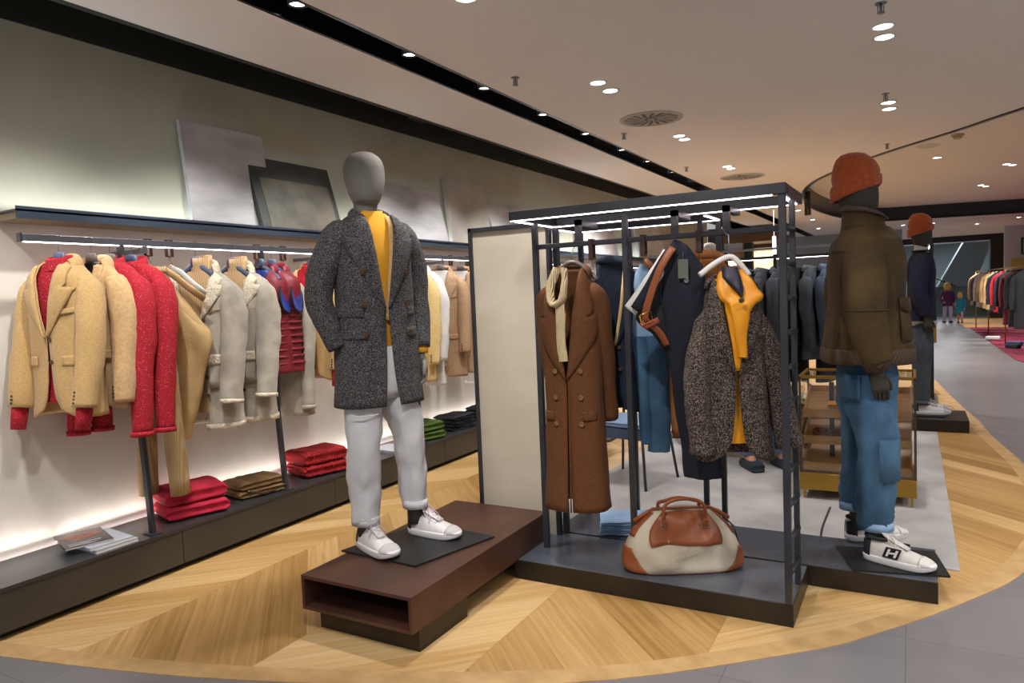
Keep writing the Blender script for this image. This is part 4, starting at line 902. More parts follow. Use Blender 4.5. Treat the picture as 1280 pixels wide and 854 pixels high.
part('placket', MB().rings([[sh2.pt(R(-9)+R(7)*k/4, -.10-.56*z/20, .008) for k in range(5)] for z in range(21)], False), COLLARF, J2, solid=.008)
# stand-up collar with teddy lining: rows climb and roll outwards
rows = []
for hh, oo in ((-.03,.018), (.03,.008), (.07,.004), (.10,.014)):
    rows.append([Vector((math.sin(a)*(.088+oo), -math.cos(a)*(.085+oo)+.005, hh*(1-.6*(abs(a-math.pi)/2.6)**2)-.02)) for a in [math.pi-2.6+5.2*k/36 for k in range(37)]])
part('collar', MB().rings(rows, False), BISON, J2, solid=.012)
rows = []
for hh, oo in ((.092,.026), (.112,.014), (.085,-.010), (.02,-.012)):
    rows.append([Vector((math.sin(a)*(.088+oo), -math.cos(a)*(.085+oo)+.005, hh*(1-.6*(abs(a-math.pi)/2.6)**2)-.02)) for a in [math.pi-2.6+5.2*k/36 for k in range(37)]])
mbc = MB().rings(rows, False); mbc.wrinkle(.004, 40, 40, 2); part('collar_lining', mbc, COLLARF, J2, solid=.01)
for sd, ar in ((1, armL2), (-1, armR2)):
    P = [Vector(q) for q in ar[0]]; d = (P[-1]-P[-2]).normalized()
    part('cuff', MB().tube([P[-1]-d*.07, P[-1]-d*.01, P[-1]+d*.035], [(.064,.058),(.056,.05),(.052,.046)], 20, False, (0,1,0)), RIBB, J2, solid=.008)
    part('elbow_seam', MB().tube([P[3]+Vector((math.sin(a)*.086, math.cos(a)*.094, .01)) for a in [2*math.pi*k/24 for k in range(25)]], .003, 6), RIBB, J2)
    h = place(hand_mesh(sd, .30), P[-1]+d*.05, d); h.xf(Matrix.Translation((0,.01,1.62))); part('hand', h, BROWNM, M2)
tr = leg_trousers(M2, DENIM, .88, [(-.135,-.02,.50), (.12,.0,.50)], [(-.118,-.01,.145), (.13,.03,.17)], W=.175, D=.13, rk=.096, ra=.070, cuff=DENIML, seed=63, wr=.016)
part('back_pocket', MB().rings([[Vector(((.195*math.sin(a)), -.150*math.cos(a), z)) for a in [R(205)+R(38)*k/8 for k in range(9)]] for z in (.90,.86,.79,.775)], False), DENIM, tr, solid=.004)
part('cargo_pocket', MB().rings([[Vector((-.132+.106*math.sin(a), -.015-.106*math.cos(a), z)) for a in [R(-100)+R(60)*k/8 for k in range(9)]] for z in (.60,.50,.40)], False), DENIM, tr, solid=.004)
for x, y in ((-.118,-.015), (.13,.02)): part('ankle', MB().tube([(x, y, .18), (x, y, .06)], [.038,.04], 16), BROWNM, M2)
SHC = mat('off_white_leather', '#D0CDC8', .5, c2='#C6C2BC', scale=10); NV = mat('navy_suede', '#1A1C2A', .8)
sneaker(M2, (-.118, .045, 0), R(-112+90-14), SHC, SOLE, SHC, NV, SHC, logo=True, name='sneaker')
sneaker(M2, (.13, .08, 0), R(-112+90+33), SHC, SOLE, SHC, NV, SHC, logo=True, name='sneaker')
part('support_rod', MB().tube(curve3([(.13,.20,.0),(.13,.19,.06),(.13,.15,.17)],4), .006, 8), CHROME, M2)
# ================================================================== CLOTHES ON THE BLACK FRAME
BZ = 1.717
t = jacket('long_coat', 'long tobacco brown double-breasted coat on the left of the black frame', 'coat', COATBROWN, (-1.485, 3.25, 1.575), R(4), S=.185, L=1.20, D=.095, vd=.54, gap=.004, hemgap=.01, lw=.15, buttons=0, drop=.125, fwd=-.05, out=-.01, sl=.68, rt=.068, rc=.062, seed=71, curve_hem=0, cuffs=False, waist=.94, hem=1.08, hemd=.12, peak=True, stand=.03, notch=-.24, pockets=False, wr=.007)
sc = Shape(.185*.82, 1.2, .095, .94, 1.08, .125*1.35, hemd=.12)
for z in (-.50, -.63, -.76):
    for x in (-.06, .07): part('button', button(sc.front(x, z, .008), r=.013, th=.006), BTNL, t)
part('pocket_flap', patch(sc, .075, .135, -.70, -.745, .008, 1), COATBROWN, t, solid=.005); part('pocket_flap', patch(sc, .075, .135, -.70, -.745, .008, -1), COATBROWN, t, solid=.005)
part('front_edge', MB().tube([sc.front(.006, -.5-.7*k/20, .003) for k in range(21)], .004, 8), COATBROWN, t)
h0 = thing('coat_hanger', 'dark hanger with a metal ring carrying the long brown coat', 'hanger', (-1.485, 3.28, 1.66), R(4), 'hangers on the black frame')
part('shoulders', MB().tube(curve3([(-.11,0,-.145),(-.05,0,-.07),(0,0,-.05),(.05,0,-.07),(.13,0,-.145)],5), [(.012,.012)]*21, 10), HANG2, h0)
part('hook', MB().tube([(0,0,-.06),(0,0,-.0),(.0,.02,.02),(0,.05,.03),(0,.054,.054),(0,.035,.060),(0,.03,.05)], .0028, 8), CHROME, h0)
KN = mat('cream_knit', '#C9B48A', .9, c2='#D8C59E', kind='rib', scale=50, bump=.6)
mb = MB().tube(curve3([(-.035,-.06,.0),(-.055,-.105,-.09),(-.03,-.13,-.17),(.02,-.135,-.15),(.03,-.12,-.07),(.018,-.10,-.0)],4), [(.026,.014)]*21, 14, True); mb.tube(curve3([(.0,-.125,-.15),(.006,-.128,-.25),(.0,-.118,-.36),(.004,-.112,-.45)],4), [(.026,.010)]*13, 14, True, (1,0,0)); mb.wrinkle(.004, 22, 12, 4)
solo('scarf', mb, KN, 'cream knitted scarf knotted at the neck of the long brown coat', 'scarf', (-1.492, 3.25, 1.575))
t = jacket('overcoat', 'navy overcoat with a camel-lined lapel, left of the middle post of the frame', 'coat', NAVYL, (-1.36, 3.50, 1.60), R(24), S=.19, L=.77, D=.09, vd=.42, gap=.006, lw=.10, buttons=2, drop=.08, fwd=.0, sl=.64, rt=.07, seed=73, curve_hem=.02, cuffs=False, inner=NAVYL, pockets=True, stand=.04)
part('camel_facing', MB().rings([[Shape(.156,.77,.09,drop=.108).front(.065*(1-k/16)**.8+o_, -.02-.40*k/16, .016) for o_ in (-.012,.004)] for k in range(17)], False), CREAMC, t, solid=.004)
solo('price_tag', MB().box(-.022,.022,-.001,.001,-.085,.0).tube([(0,0,0),(0,.01,.04)],.001,5), mat('paper_white','#E4E2DE',.8), 'white paper tag hanging at the collar of the navy overcoat', 'tag', (-1.42, 3.37, 1.60), R(24))
for x, lb in ((-1.40, 'leather strap with brass clip on the frame bar above the navy overcoat'), (-1.13, 'leather strap with brass clip on the frame bar above the light jeans'), (-.86, 'leather strap with brass clip on the frame bar above the ochre jacket')):
    strap_clip(lb, (x, 3.335, 1.717), R(90) if False else 0, 0, 'straps on the frame bar', .095)
# light jeans
def drape(rows_def, m, nm, parent, thick=.03, seed=0, wr=.008, n=26, solid=0):
    """cloth hanging in layers: each row gives z, left x, right x, y"""
    rg = []; P = []
    for i in range(len(rows_def)-1):
        a, b = rows_def[i], rows_def[i+1]
        for k in range(4): P.append([p+(q-p)*k/4 for p, q in zip(a, b)])
    P.append(list(rows_def[-1]))
    for z, xl, xr, y in P:
        rg.append([Vector(((xl+xr)/2+(xr-xl)/2*math.sin(a), y-thick*math.copysign(abs(math.cos(a))**.7, math.cos(a)), z)) for a in [2*math.pi*k/n for k in range(n)]])
    mb = MB().rings(rg, True, True); mb.wrinkle(wr, 14, 2.2, seed); return part(nm, mb, m, parent)
t = thing('jeans', 'light blue jeans with a tan belt, hanging by the waist from a strap', 'jeans', (-1.19, 3.50, 1.60), R(30))
drape([(-.01,-.02,.03,0),(-.06,-.045,.075,0),(-.22,-.07,.10,0),(-.36,-.07,.10,0),(-.42,-.06,.09,0)], DENIML, 'seat', t, .035, 1)
drape([(-.38,-.07,.045,0),(-.55,-.06,.03,0),(-.75,-.05,.03,0),(-.93,-.035,.04,0)], DENIM, 'leg', t, .035, 2)
drape([(-.38,.0,.11,-.03),(-.55,.0,.12,-.03),(-.78,.0,.12,-.03),(-.97,-.01,.10,-.03)], DENIM, 'leg', t, .035, 3)
part('belt', MB().tube([(.0,-.04,.01),(.05,-.045,-.05),(.09,-.04,-.12)], [(.016,.006)]*3, 10, True, (1,0,0)), LEATHER, t)
# navy trousers folded over their strap
t = thing('trousers', 'navy wool trousers hanging folded in the centre of the black frame', 'trousers', (-.93, 3.20, 1.62), R(10))
part('legs', (lambda mb: mb)(MB()), NAVY, t) if False else None
drape([(.055,-.015,.02,0),(.0,-.04,.07,0),(-.08,-.06,.115,0),(-.18,-.07,.135,0),(-.33,-.05,.16,0),(-.52,-.04,.17,0),(-.75,-.02,.17,0),(-.96,.005,.175,0),(-1.03,.01,.18,0)], NAVY, 'leg', t, .04, 5, .012)
drape([(.0,-.03,.03,.03),(-.12,-.10,.0,.02),(-.25,-.19,-.02,.01),(-.30,-.20,-.01,.01),(-.36,-.12,.0,.02),(-.5,-.05,.02,.02),(-.75,-.015,.06,.02),(-.98,.0,.12,.02),(-1.01,.01,.12,.02)], DARKC, 'leg', t, .03, 6, .010)
part('waistband', MB().tube(curve3([(.01,-.02,.05),(-.05,-.05,-.03),(-.12,-.06,-.15),(-.19,-.05,-.25)],4), [(.022,.007)]*13, 12, True, (1,0,0)), NAVY, t)
part('button', button((.045,-.05,-.13), r=.012), CHROME, t)
part('white_lining', MB().tube(curve3([(-.03,.0,.0),(-.09,-.02,-.09),(-.17,-.03,-.20),(-.215,-.02,-.255)],4), [(.034,.010)]*13, 12, True, (1,0,0)), WHITEC, t)
b = thing('leather_belt', 'tan leather belt with a brass buckle slung through the navy trousers', 'belt', (-.95, 3.15, 1.62), R(10))
part('strap', MB().tube(curve3([(.02,-.02,.02),(-.03,-.035,-.06),(-.08,-.035,-.18),(-.11,-.03,-.28),(-.10,-.02,-.31),(-.05,-.01,-.36),(-.02,.0,-.42)],4), [(.017,.004)]*25, 10, True, (1,0,0)), LEATHER, b)
part('buckle', MB().tube([(-.135,-.035,-.28),(-.085,-.035,-.26),(-.075,-.035,-.305),(-.125,-.035,-.325),(-.135,-.035,-.28)], .004, 8), BRASS, b)
part('belt_loop', MB().tube([(-.13,-.03,-.31),(-.11,-.03,-.33),(-.05,-.03,-.30)], [(.014,.004)]*3, 10, True), mat('reddish_leather', '#8A3A2A', .4), b)
solo('price_tag', MB().box(-.022,.022,-.001,.001,-.085,.0).tube([(0,0,0),(0,.01,.03)],.001,5), mat('sage_card','#5D6156',.8), 'grey-green card tag hanging on the navy trousers', 'tag', (-.885, 3.14, 1.585), R(10))
# ochre suede jacket
t = jacket('suede_jacket', 'ochre suede jacket hanging behind the navy trousers', 'jacket', OCHRE, (-.90, 3.60, 1.60), R(20), S=.16, L=.80, D=.08, vd=.3, lw=.08, buttons=0, sl=.80, drop=.09, rt=.08, seed=75, cuffs=False, pockets=False)
# boucle blazer with yellow liner
_r = [(.035,.03),(.05,.044),(.058,.052),(.062,.056),(.062,.054),(.070,.056)]
AR = ([(.085,0,-.15),(.118,.0,-.215),(.155,.0,-.33),(.185,.0,-.45),(.21,-.01,-.60),(.235,-.02,-.75)], _r)
AL = ([(-.085,0,-.15),(-.118,.0,-.215),(-.150,-.03,-.33),(-.165,-.05,-.45),(-.160,-.07,-.60),(-.15,-.08,-.76)], _r)
t = jacket('tweed_blazer', 'brown and grey speckled tweed blazer over a yellow hooded liner, right on the frame', 'blazer', TWEED2, (-.695, 3.20, 1.495), R(24), S=.175, L=.80, D=.10, vd=.42, gap=.006, hemgap=.04, lw=.085, buttons=1, drop=.155, arms=(AR, AL), seed=77, hem=1.12, inner=YELLOW, cuffs=False, stand=.02, pockets=True, wr=.010)
st = Shape(.175*.82, .8, .10, hem=1.12, drop=.155*1.35)
drape([(.035,-.035,.045,-.02),(.0,-.055,.07,-.045),(-.05,-.062,.09,-.065),(-.085,-.055,.105,-.085),(-.11,-.04,.08,-.10),(-.15,-.03,.05,-.105),(-.24,-.012,.04,-.112),(-.34,.0,.03,-.118)], YELLOW, 'hood', t, .030, 9, .020, 36)
part('zip_panel', MB().rings([[st.front(x*(1-.8*k/12)+.0, -.10-.30*k/12, .014) for x in (-.045,-.02,0,.02,.045)] for k in range(13)], False), YELLOW, t, solid=.006)
drape([(.045,-.045,.02,-.05),(.0,-.05,.03,-.075),(-.05,-.01,.035,-.095),(-.085,.015,.03,-.10)], mat('dark_navy_satin','#15172E',.5), 'neck_scarf', t, .028, 3, .006)
part('snap', button(Vector((.012,-.155,-.10)), r=.012), BTN, t)
h1 = thing('coat_hanger', 'white wooden hanger sticking out left of the tweed blazer', 'hanger', (-.70, 3.21, 1.66), R(26), 'hangers on the black frame')
part('shoulders', MB().tube(curve3([(-.135,-.03,-.150),(-.07,-.015,-.105),(0,0,-.075),(.04,0,-.10),(.085,0,-.16)],5), [(.013,.010)]*21, 10), mat('white_lacquer','#DCDAD6',.4), h1)
part('hook', MB().tube([(0,0,-.07),(0,0,.02),(.0,.05,.03),(0,.10,.055),(0,.125,.062),(0,.135,.04)], .0028, 8), CHROME, h1)
# ================================================================== TRAVEL BAG
CANV = mat('natural_canvas', '#B5AB98', .9, c2='#C6BCA9', scale=5, bump=.3, bscale=300)
bag = thing('travel_bag', 'beige canvas weekend bag with tan leather trim on the frame\'s metal base', 'bag', (-.985, 3.345, .1015), R(29))
btab = [(0,.262,.100),(.012,.280,.112),(.05,.288,.118),(.11,.278,.114),(.17,.258,.100),(.22,.228,.080),(.26,.188,.055),(.285,.155,.036),(.292,.14,.026)]
def bpt(a, z, off=0, p=.62):
    for (z0,w0,d0),(z1,w1,d1) in zip(btab, btab[1:]):
        if z0 <= z <= z1:
            u = (z-z0)/(z1-z0); w_ = w0+(w1-w0)*u; d_ = d0+(d1-d0)*u
    s_, c_ = math.sin(a), math.cos(a)
    v = Vector(((w_+off)*math.copysign(abs(s_)**p, s_), -(d_+off)*math.copysign(abs(c_)**.75, c_), z))
    k = noise.noise(Vector((v.x*11, v.y*9, v.z*9)))*.045*min(1, z/.06)*(1-abs(v.x)/.6)
    v.y += -k*(1 if v.y < 0 else -1); v.z -= .03*(v.x/.25)**2*(z/.29)
    return v
zs = [.0,.006,.012,.03,.05,.08,.11,.14,.17,.195,.22,.24,.26,.275,.285,.292]
mb = MB().rings([[bpt(2*math.pi*k/60, z) for k in range(60)] for z in zs], True, True); part('body', mb, CANV, bag)
def bpatch(a0, a1, z0, z1, off=.004, n=14, mshape=None):
    rg = []
    for i in range(9):
        z = z0+(z1-z0)*i/8; e = mshape(i/8) if mshape else 0
        rg.append([bpt(a0+e+(a1-a0-2*e)*k/n, z, off) for k in range(n+1)])
    return MB().rings(rg, False)
for s0, nm in ((0, 'front'), (math.pi, 'back')):
    part('leather_panel', bpatch(s0-.62, s0+.62, .145, .2915, .005, 14, lambda u: .14*(1-u)**3), LEATHER, bag, solid=.002)
for a in (math.pi/2, -math.pi/2):
    part('leather_corner', bpatch(a-1.05, a+1.05, .002, .135, .005, 20, lambda u: .55*u**1.3), LEATHER, bag, solid=.002)
    part('leather_end_strip', bpatch(a-.42, a+.42, .19, .2915, .005, 8), LEATHER, bag, solid=.002)
part('zip', MB().box(-.14,.14,-.010,.010,.290,.296).tube([(-.23,0,.235),(-.18,0,.268),(-.13,0,.292)], .010, 8).tube([(.23,0,.235),(.18,0,.268),(.13,0,.292)], .010, 8), LEATHER, bag)
for y, hh, nm in ((-.065, .355, 'f'), (.06, .325, 'b')):
    o = part('handle', MB().tube(curve3([(-.095,y,.235),(-.10,y-.006,.30),(-.075,y,hh-.015),(0,y,hh),(.075,y,hh-.015),(.10,y-.006,.30),(.095,y,.235)],6), .0085, 12), LEATHER, bag)
    for x in (-.096, .096):
        yy = -1 if y < 0 else 1
        part('handle_tab', MB().obox((x, y-.0+yy*.014, .225), (.026,.006,.075), Matrix.Rotation(-.35*(1 if y > 0 else -1), 3, 'X')), LEATHER, bag, bevel=.001)
        part('buckle', MB().tube([(x-.017,y+yy*.012,.245),(x+.017,y+yy*.012,.245),(x+.017,y+yy*.019,.218),(x-.017,y+yy*.019,.218),(x-.017,y+yy*.012,.245)], .0026, 6), CHROME, bag)
part('side_tab', MB().tube([(.20,-.0,.25),(.255,-.01,.19),(.268,-.01,.13)], [(.014,.004)]*3, 10, True, (0,1,0)), DLEATHER, bag)
part('side_buckle', MB().tube([(.245,-.02,.20),(.245,.01,.20),(.262,.01,.165),(.262,-.02,.165),(.245,-.02,.20)], .0028, 6), CHROME, bag)
part('seam_cord', MB().tube([bpt(a, .0, .006) + Vector((0,0,.006)) for a in [2*math.pi*k/60 for k in range(61)]], .003, 6), LEATHER, bag)
# ================================================================== FOLDED CLOTHES
def folded(w, d, h, seed=0, wr=.006, sag=.0, n=40):
    """soft folded garment: two lips of the fold show on the front, a rounded spine at the back"""
    mb = MB(); prof = []
    for k in range(n):
        a = 2*math.pi*k/n; s_, c_ = math.sin(a), math.cos(a)
        y = d/2*math.copysign(abs(c_)**.35, c_); z = h/2*math.copysign(abs(s_)**.6, s_)+h/2
        if c_ < -.2 and abs(s_) < .35: y += .018*(1-abs(s_)/.35)
        prof.append((y, z))
    rg = []
    for i in range(21):
        u = i/20; x = -w/2 + w*u; e = min(u, 1-u)*2; k = min(1, .45 + .55*math.sin(min(1, e*8)*math.pi/2))
        rg.append([Vector((x, y*(.93+.07*k), h/2 + (z-h/2)*k - h*.10*(1-k) if z > h/2 else max(.0005, h/2+(z-h/2)*k))) for y, z in prof])
    mb.rings(rg, True, True); mb.wrinkle(wr, 13, 13, seed); mb.v = [(x, y, max(z, 0)) for x, y, z in mb.v]; return mb
def stack(items, loc, rz, group):
    z = loc[2]
    for k, (w_, d_, h_, m, nm, lab, cat, dx) in enumerate(items):
        solo(nm, folded(w_, d_, h_, k*3+loc[1]), m, lab, cat, (loc[0]+dx, loc[1]+dx*.5, z), rz+R(3*k-2), group); z += h_*.98
stack([(.36,.30,.085,CRIM,'folded_jumper','folded crimson jumper, lower of the two beside the leftmost rail leg','jumper',0),(.35,.29,.095,CRIM,'folded_jumper','folded crimson jumper, upper of the two beside the leftmost rail leg','jumper',-.01)], (-3.775, 2.70, .2405), R(72), 'folded crimson jumpers')
TANT = mat('olive_tan_canvas', '#6B4E2C', .85, c2='#7D5E38', scale=8, bump=.3, bscale=60)
stack([(.34,.27,.05,TANT,'folded_trousers','tan folded trousers, lower of the two between the red stacks','trousers',.01),(.32,.25,.055,TANT,'folded_trousers','tan folded trousers with a buckle, upper of the two between the red stacks','trousers',0)], (-3.78, 3.16, .2405), R(80), 'folded tan trousers')
solo('belt_buckle_strap', MB().tube(curve3([(-.12,-.135,.05),(-.03,-.15,.02),(.02,-.145,.012),(.10,-.13,.02)],4), [(.008,.003)]*13, 8, True), BTN, 'dark strap draped over the folded tan trousers', 'strap', (-3.78, 3.16, .2425), R(80))
stack([(.37,.31,.085,REDC,'folded_cable_jumper','folded bright red cable-knit jumper, lower of the two','jumper',0),(.36,.30,.095,REDC,'folded_cable_jumper','folded bright red cable-knit jumper, upper of the two','jumper',-.015)], (-3.765, 3.74, .2405), R(76), 'folded red cable jumpers')
GREEN = mat('moss_green_knit', '#3C5214', .9, c2='#4A631E', scale=20, bump=.3, bscale=120)
stack([(.34,.30,.075,GREEN,'folded_green_jumper','folded moss green jumper, lower of the two behind the white trousers','jumper',0),(.33,.29,.08,GREEN,'folded_green_jumper','folded moss green jumper, upper of the two behind the white trousers','jumper',0)], (-3.77, 4.98, .2405), R(76), 'folded green jumpers')
INK = mat('ink_denim', '#14171F', .85, c2='#1C2029', scale=12, bump=.2, bscale=90)
stack([(.34,.26,.034,INK,'folded_jeans','ink-dark folded jeans, number %s from the bottom of the stack beside the partition frame' % w_,'jeans',0) for w_ in ('one','two','three','four')], (-3.76, 5.50, .2405), R(82), 'folded dark jeans by the partition')
stack([(.34,.26,.034,INK,'folded_jeans','ink-dark folded jeans, layer %s of the farther stack on the bench' % w_,'jeans',0) for w_ in ('one','two','three','four')], (-3.76, 6.05, .2405), R(82), 'folded dark jeans farther on')
stack([(.30,.24,.028,DENIML,'folded_denim','light blue folded jeans on the metal base behind the travel bag, %s' % w_,'jeans',0) for w_ in ('bottom','middle','top')], (-1.42, 3.76, .1015), R(20), 'folded light jeans')
# magazines
PAPER = mat('page_edges', '#D8D4CC', .8)
def magazine(loc, rz, cover, lab, w_=.22, d_=.29, h_=.012, art=True, nm='magazine'):
    t = thing(nm, lab, 'magazine', loc, rz)
    part('pages', MB().box(-w_/2+.002, w_/2-.002, -d_/2+.002, d_/2-.002, .0005, h_-.0008), PAPER, t)
    part('cover', MB().box(-w_/2, w_/2, -d_/2, d_/2, h_-.0008, h_).box(-w_/2, w_/2, -d_/2, d_/2, 0, .0005).box(-w_/2-.0006, -w_/2, -d_/2, d_/2, 0, h_), cover, t)
    if art:
        part('cover_picture', MB().add([(w_*.42*math.cos(a)*(1+.15*math.sin(3*a)), d_*.22*math.sin(a)+d_*.12, h_+.0004) for a in [2*math.pi*k/24 for k in range(24)]], [tuple(range(24))], False), mat('cover_art', '#B5613A', .4, c2='#5C2A22', scale=22), t)
        part('cover_title', MB().box(-w_*.40, w_*.30, -d_*.30, -d_*.27, h_, h_+.0004).box(-w_*.40, w_*.05, -d_*.38, -d_*.36, h_, h_+.0004).box(-w_*.40, w_*.15, -d_*.43, -d_*.415, h_, h_+.0004), mat('cover_ink', '#C9CAD2', .5), t)
BLK = mat('gloss_black_cover', '#17171C', .25); BLU = mat('pale_cover', '#A9AEBE', .3)
magazine((-3.735, 2.13, .2405), R(88), BLU, 'pale magazine, bottom of the pile at the near end of the bench', art=False, h_=.018)
magazine((-3.745, 2.12, .259), R(84), BLU, 'pale blue magazine in the middle of the pile on the bench', art=False, h_=.014)
magazine((-3.80, 2.07, .2735), R(72), BLK, 'black glossy magazine with an orange portrait, on top of the pile', h_=.010)
magazine((-3.72, 4.52, .2405), R(85), BLU, 'pale booklet on the bench seen between the mannequin\'s white legs', h_=.02, art=False)
# ================================================================== BRASS GLASS CASE
cs = thing('display_case', 'brass and glass display case with slanted wooden trays behind the suede jacket mannequin', 'display case', (-.67, 5.08, 0))
W_, D_, H_ = .69, .46, .835
OAKT = mat('pale_oak', '#B98B4E', .5, c2='#C99C60', scale=5, stretch=(1,6,6), detail=6)
part('base', MB().box(0, W_, 0, D_, .07, .185), BRASS, cs, bevel=.003)
for x in (.02, W_-.035):
    for y in (.02, D_-.035): part('leg', MB().box(x, x+.015, y, y+.015, 0, .07), BRASS, cs)
for x in (0, W_-.014):
    for y in (0, D_-.014): part('corner_post', MB().box(x, x+.014, y, y+.014, .185, H_), BTN, cs)
part('top_frame', MB().box(0, W_, 0, .016, H_-.012, H_+.008).box(0, W_, D_-.016, D_, H_-.012, H_+.008).box(0, .016, .016, D_-.016, H_-.012, H_+.008).box(W_-.016, W_, .016, D_-.016, H_-.012, H_+.008), BRASS, cs)
for bx in ((.015, W_-.015, .004, .008), ): part('glass_pane', MB().box(.015, W_-.015, .004, .008, .186, H_-.013), GLASS, cs)
part('glass_pane', MB().box(.004, .008, .015, D_-.015, .186, H_-.013), GLASS, cs); part('glass_pane', MB().box(W_-.008, W_-.004, .015, D_-.015, .186, H_-.013), GLASS, cs)
part('glass_top', MB().box(.015, W_-.015, .015, D_-.015, H_-.008, H_-.002), GLASS, cs)
part('center_stile', MB().box(.17, .20, .20, .23, .186, H_-.06), STEEL, cs)
for z0 in (.26, .44, .62):
    M_ = Matrix.Translation((W_/2, .22, z0)) @ Matrix.Rotation(R(18), 4, 'X')
    tr_ = MB().box(-.31, .31, -.19, .19, 0, .008).box(-.31, .31, -.20, -.19, 0, .062).box(-.31, .31, .19, .20, 0, .05).box(-.32, -.31, -.20, .20, 0, .062).box(.31, .32, -.20, .20, 0, .062)
    part('tray', tr_.xf(M_), OAKT, cs)
def incase(nm, mb, m, lab, cat, x, y, z): return solo(nm, mb, m, lab, cat, (-.67+x, 5.08+y, z), 0)
def on_tray(mb, z0): return mb
for k, (x, y) in enumerate(((.22,.14),(.30,.10),(.34,.18))):
    mb = folded(.10,.07,.035,k,.006); mb.xf(Matrix.Rotation(R(18),4,'X')); incase('knit_glove', mb, YELLOW, 'yellow knitted glove on the top tray of the glass case, %s' % ('left','front','right')[k], 'glove', x, y, .628+(y-.22)*.325+.014)
for k, (x, z0) in enumerate(((.12,.44),(.24,.44),(.30,.26))):
    mb = MB(); 
    for r_ in (.05,.043,.036,.029): mb.tube([(r_*math.cos(a), r_*math.sin(a), .02) for a in [2*math.pi*q/24 for q in range(25)]], [(.016,.002)]*25, 6, False, (0,0,1))
    mb.xf(Matrix.Rotation(R(18),4,'X')); incase('coiled_belt', mb, LEATHER if k != 2 else DLEATHER, 'coiled leather belt on the %s of the glass case, %s' % (('middle tray','middle tray','lowest tray')[k], ('left','right','centre')[k]), 'belt', x, .13, z0+.010-.03)
# ================================================================== BACKGROUND OF THE STORE
def person_skin(t, joints, edges, radii, m, name='body', sub=2):
    me = bpy.data.meshes.new(name); me.from_pydata(joints, edges, []); o = bpy.data.objects.new(name, me); col.objects.link(o); o.parent = t
    me.materials.append(m); md = o.modifiers.new('Skin', 'SKIN'); md.use_smooth_shade = True
    sv = me.skin_vertices[0].data
    for i, r_ in enumerate(radii): sv[i].radius = (r_, r_) if not isinstance(r_, tuple) else r_
    sv[0].use_root = True
    s_ = o.modifiers.new('Sub', 'SUBSURF'); s_.levels = sub; s_.render_levels = sub; return o
def jrow(n, lab, m, loc, rz, L=.72, grp=None, name='hanging_jacket', S=.22, D=.06, sl=.62, closed=True, cat='jacket', **k):
    return jacket(name, lab, cat, m, loc, rz, S=S, L=L, D=D, sl=sl, closed=closed, lapels=False, buttons=0, pockets=False, stand=.03, cuffs=False, lod=0, seed=n*1.3, group=grp, curve_hem=0, **k)
# ---- rack in the middle distance
RY = 6.95
rk = thing('garment_rack', 'black steel rack with lit rail carrying grey and blue jackets beyond the rug', 'clothes rack', (-1.1, RY, 0))
part('rail', MB().box(-1.0, .95, -.012, .012, 1.70, 1.725), STEEL, rk); part('light_strip', MB().box(-1.0, .95, -.008, .008, 1.696, 1.6995), LED, rk)
part('upper_rail', MB().box(-1.3, .95, .30, .33, 1.80, 1.82), CHROME, rk)
for x in (-1.0, 0, .95): part('post', MB().box(x-.015, x+.015, -.015, .015, 0, 1.74).box(x-.015, x+.015, -.015, .33, 1.725, 1.74).box(x-.015,x+.015,.30,.33,0,1.8), STEEL, rk)
part('foot', MB().box(-1.05, 1.0, -.2, .35, 0, .02), STEEL, rk)
cols = [GREYC, BLUEG, GREYC, DENIML, NAVYL, BLUEG, GREYC, GREYC, DARKC, GREYC, BLUEG, DARKC, BISON, BISON]
nmc = {GREYC: 'slate grey', BLUEG: 'dusty blue', DENIML: 'pale denim', NAVYL: 'navy', DARKC: 'near-black', BISON: 'dark olive'}
pos = ['leftmost', 'second', 'third', 'fourth', 'fifth', 'sixth', 'seventh', 'eighth', 'ninth', 'tenth', 'eleventh', 'twelfth', 'thirteenth', 'rightmost']
for i, m_ in enumerate(cols):
    x = -2.02 + i*.138
    jrow(i, '%s jacket on the middle rack beyond the rug, %s from the left' % (nmc[m_], pos[i]) if i not in (0, 13) else '%s jacket on the middle rack beyond the rug, %s' % (nmc[m_], pos[i]), m_, (x, RY, 1.60), R(72), grp='jackets on the middle rack', L=.70+.12*(i % 3 == 0))
for i in range(7): jrow(i+20, 'dark low-hung garment behind the middle rack jackets, %s from the left' % ORD[i], DARKC, (-1.9+i*.24, RY+.22, 1.05), R(75), L=.5, grp='dark low-hung clothes on the middle rack', name='low_hung_garment', cat='clothing', sleeves=False)
# ---- shelf unit with wooden tray and clothes, seen in the left bay
su = thing('shelf_unit', 'freestanding unit with an orange wood shelf, seen in the left bay of the frame', 'shelf', (-3.0, 6.6, 0))
part('shelf_board', MB().box(-.25, .42, -.15, .15, 1.44, 1.50).box(-.25, -.23, -.15, .15, 1.5, 1.54), mat('orange_oak', '#B06F22', .5, c2='#C07E30', scale=5), su)
for x in (-.23, .40): part('post', MB().box(x-.012, x+.012, -.012, .012, 0, 1.44), STEEL, su)
part('foot', MB().box(-.26, .43, -.2, .2, 0, .02), STEEL, su)
for k, (x, m_, h_) in enumerate(((-.12, WHITEC, .10), (.06, DARKC, .12), (.24, mat('orange_box','#B8641C',.6), .12))):
    solo('storage_box', MB().box(-.06,.06,-.06,.06,0,h_).box(-.063,.063,-.063,.063,h_-.03,h_+.004), m_, ('white','black','orange')[k]+' box standing on the orange wood shelf', 'box', (-3.0+x, 6.6, 1.501), 0, bevel=.003)
